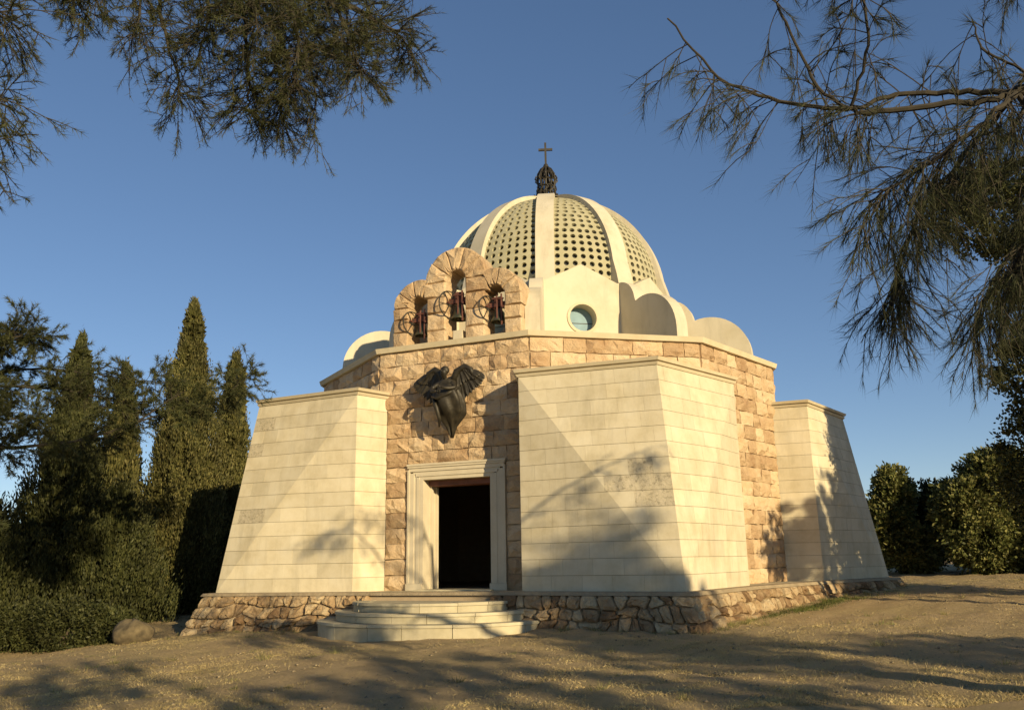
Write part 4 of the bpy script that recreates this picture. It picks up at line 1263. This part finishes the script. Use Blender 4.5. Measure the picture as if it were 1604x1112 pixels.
# worn bare patch in front of the sunny corner and along the way to the door
bare = np.exp(-((gx_-6.5)/3.0)**2-((gy_+6.5)/2.6)**2)+.7*np.exp(-((gx_+2.6)/1.3)**2)*(gy_ < -8)
k = outside(gx_, gy_) & (rng.random(n) < np.clip(dens-.75*bare, .06, 1)) & (np.hypot(gx_-sc_.x, gy_-sc_.y) > 2.5)
gx_, gy_ = gx_[k], gy_[k]
P = np.stack([gx_, gy_, gz(gx_, gy_)-.004], 1)
Dd = rng.standard_normal((len(P), 3))*np.array([.8, .8, .25])+np.array([0, 0, .6])
o = leaf_mesh('dry_grass', P, Dd, (.034*(.5+1.4*rng.random(len(P))**2)), .0075, M['dry'], None, 'needle')
tag(o, 'sparse dry grass and pine litter over the bare earth yard', 'grass', kind='stuff')
n = 9000
x_ = 4.9+rng.standard_normal(n)*1.1; y_ = -5.85-(x_-4.9)*-.95+rng.standard_normal(n)*.28
k = outside(x_, y_)
P = np.stack([x_[k], y_[k], gz(x_[k], y_[k])-.005], 1)
Dd = rng.standard_normal((len(P), 3))*.6+np.array([0, 0, 1.])
o = leaf_mesh('green_grass', P, Dd, .06*(.5+rng.random(len(P))), .012, M['green'], None, 'needle')
tag(o, 'thin strip of green grass along the foot of the plinth', 'grass', kind='stuff')
n = 3500
dist_ = 8.5+rng.random(n)**1.4*24; x_ = -1.1+rng.uniform(-.7, .72, n)*dist_; y_ = -24.58+dist_
k = outside(x_, y_) & (np.hypot(x_-sc_.x, y_-sc_.y) > 2.35); x_, y_ = x_[k], y_[k]; n = len(x_)
sz = .010+.022*rng.random(n)**3
octa = np.array([(1, 0, 0), (0, 1, 0), (-1, 0, 0), (0, -1, 0), (0, 0, .7), (0, 0, -.7)])
V = (octa[None]*sz[:, None, None]*(.7+.6*rng.random((n, 6, 1)))+np.stack([x_, y_, gz(x_, y_)+sz*.2], 1)[:, None, :]).reshape(-1, 3)
of = np.array([(0, 1, 4), (1, 2, 4), (2, 3, 4), (3, 0, 4), (1, 0, 5), (2, 1, 5), (3, 2, 5), (0, 3, 5)])
o = big('gravel', V, (of[None]+6*np.arange(n)[:, None, None]).reshape(-1, 3), M['pebble'])
tag(o, 'scattered small pebbles lying on the earth yard', 'gravel', kind='stuff')

# weeds and dry tufts, denser along walls and hedges
nc_ = 520
tx = rng.uniform(-13, 15, nc_); ty = -15.5+rng.random(nc_)*18
edge = offset(poly, PO+.36)
for q in range(210):
    e0_ = random.randrange(len(edge)); u = random.random()
    p = edge[e0_]*(1-u)+edge[(e0_+1) % len(edge)]*u
    tx[q], ty[q] = p.x+random.uniform(-.12, .12), p.y+random.uniform(-.12, .12)
k = outside(tx, ty) & (np.hypot(tx-sc_.x, ty-sc_.y) > 2.55) & (np.hypot((tx-6.5)/2.6, (ty+6.5)/2.2) > .8)
k[:210] = np.hypot(tx[:210]-sc_.x, ty[:210]-sc_.y) > 2.55
tx, ty = tx[k], ty[k]
idx_ = np.repeat(np.arange(len(tx)), 34); n = len(idx_)
ox, oy = rng.standard_normal(n)*.045, rng.standard_normal(n)*.045
P = np.stack([tx[idx_]+ox, ty[idx_]+oy, gz(tx[idx_]+ox, ty[idx_]+oy)-.005], 1)
Dd = np.stack([ox*9, oy*9, np.ones(n)*.8], 1)+rng.standard_normal((n, 3))*.3
hgt = (.04+.09*rng.random(len(tx))**2)[idx_]*(.5+rng.random(n))
o = leaf_mesh('weed_tufts', P, Dd, hgt, .007, M['weed'], None, 'needle')
tag(o, 'small weed tufts dotted over the yard and along the plinth', 'weeds', kind='stuff')
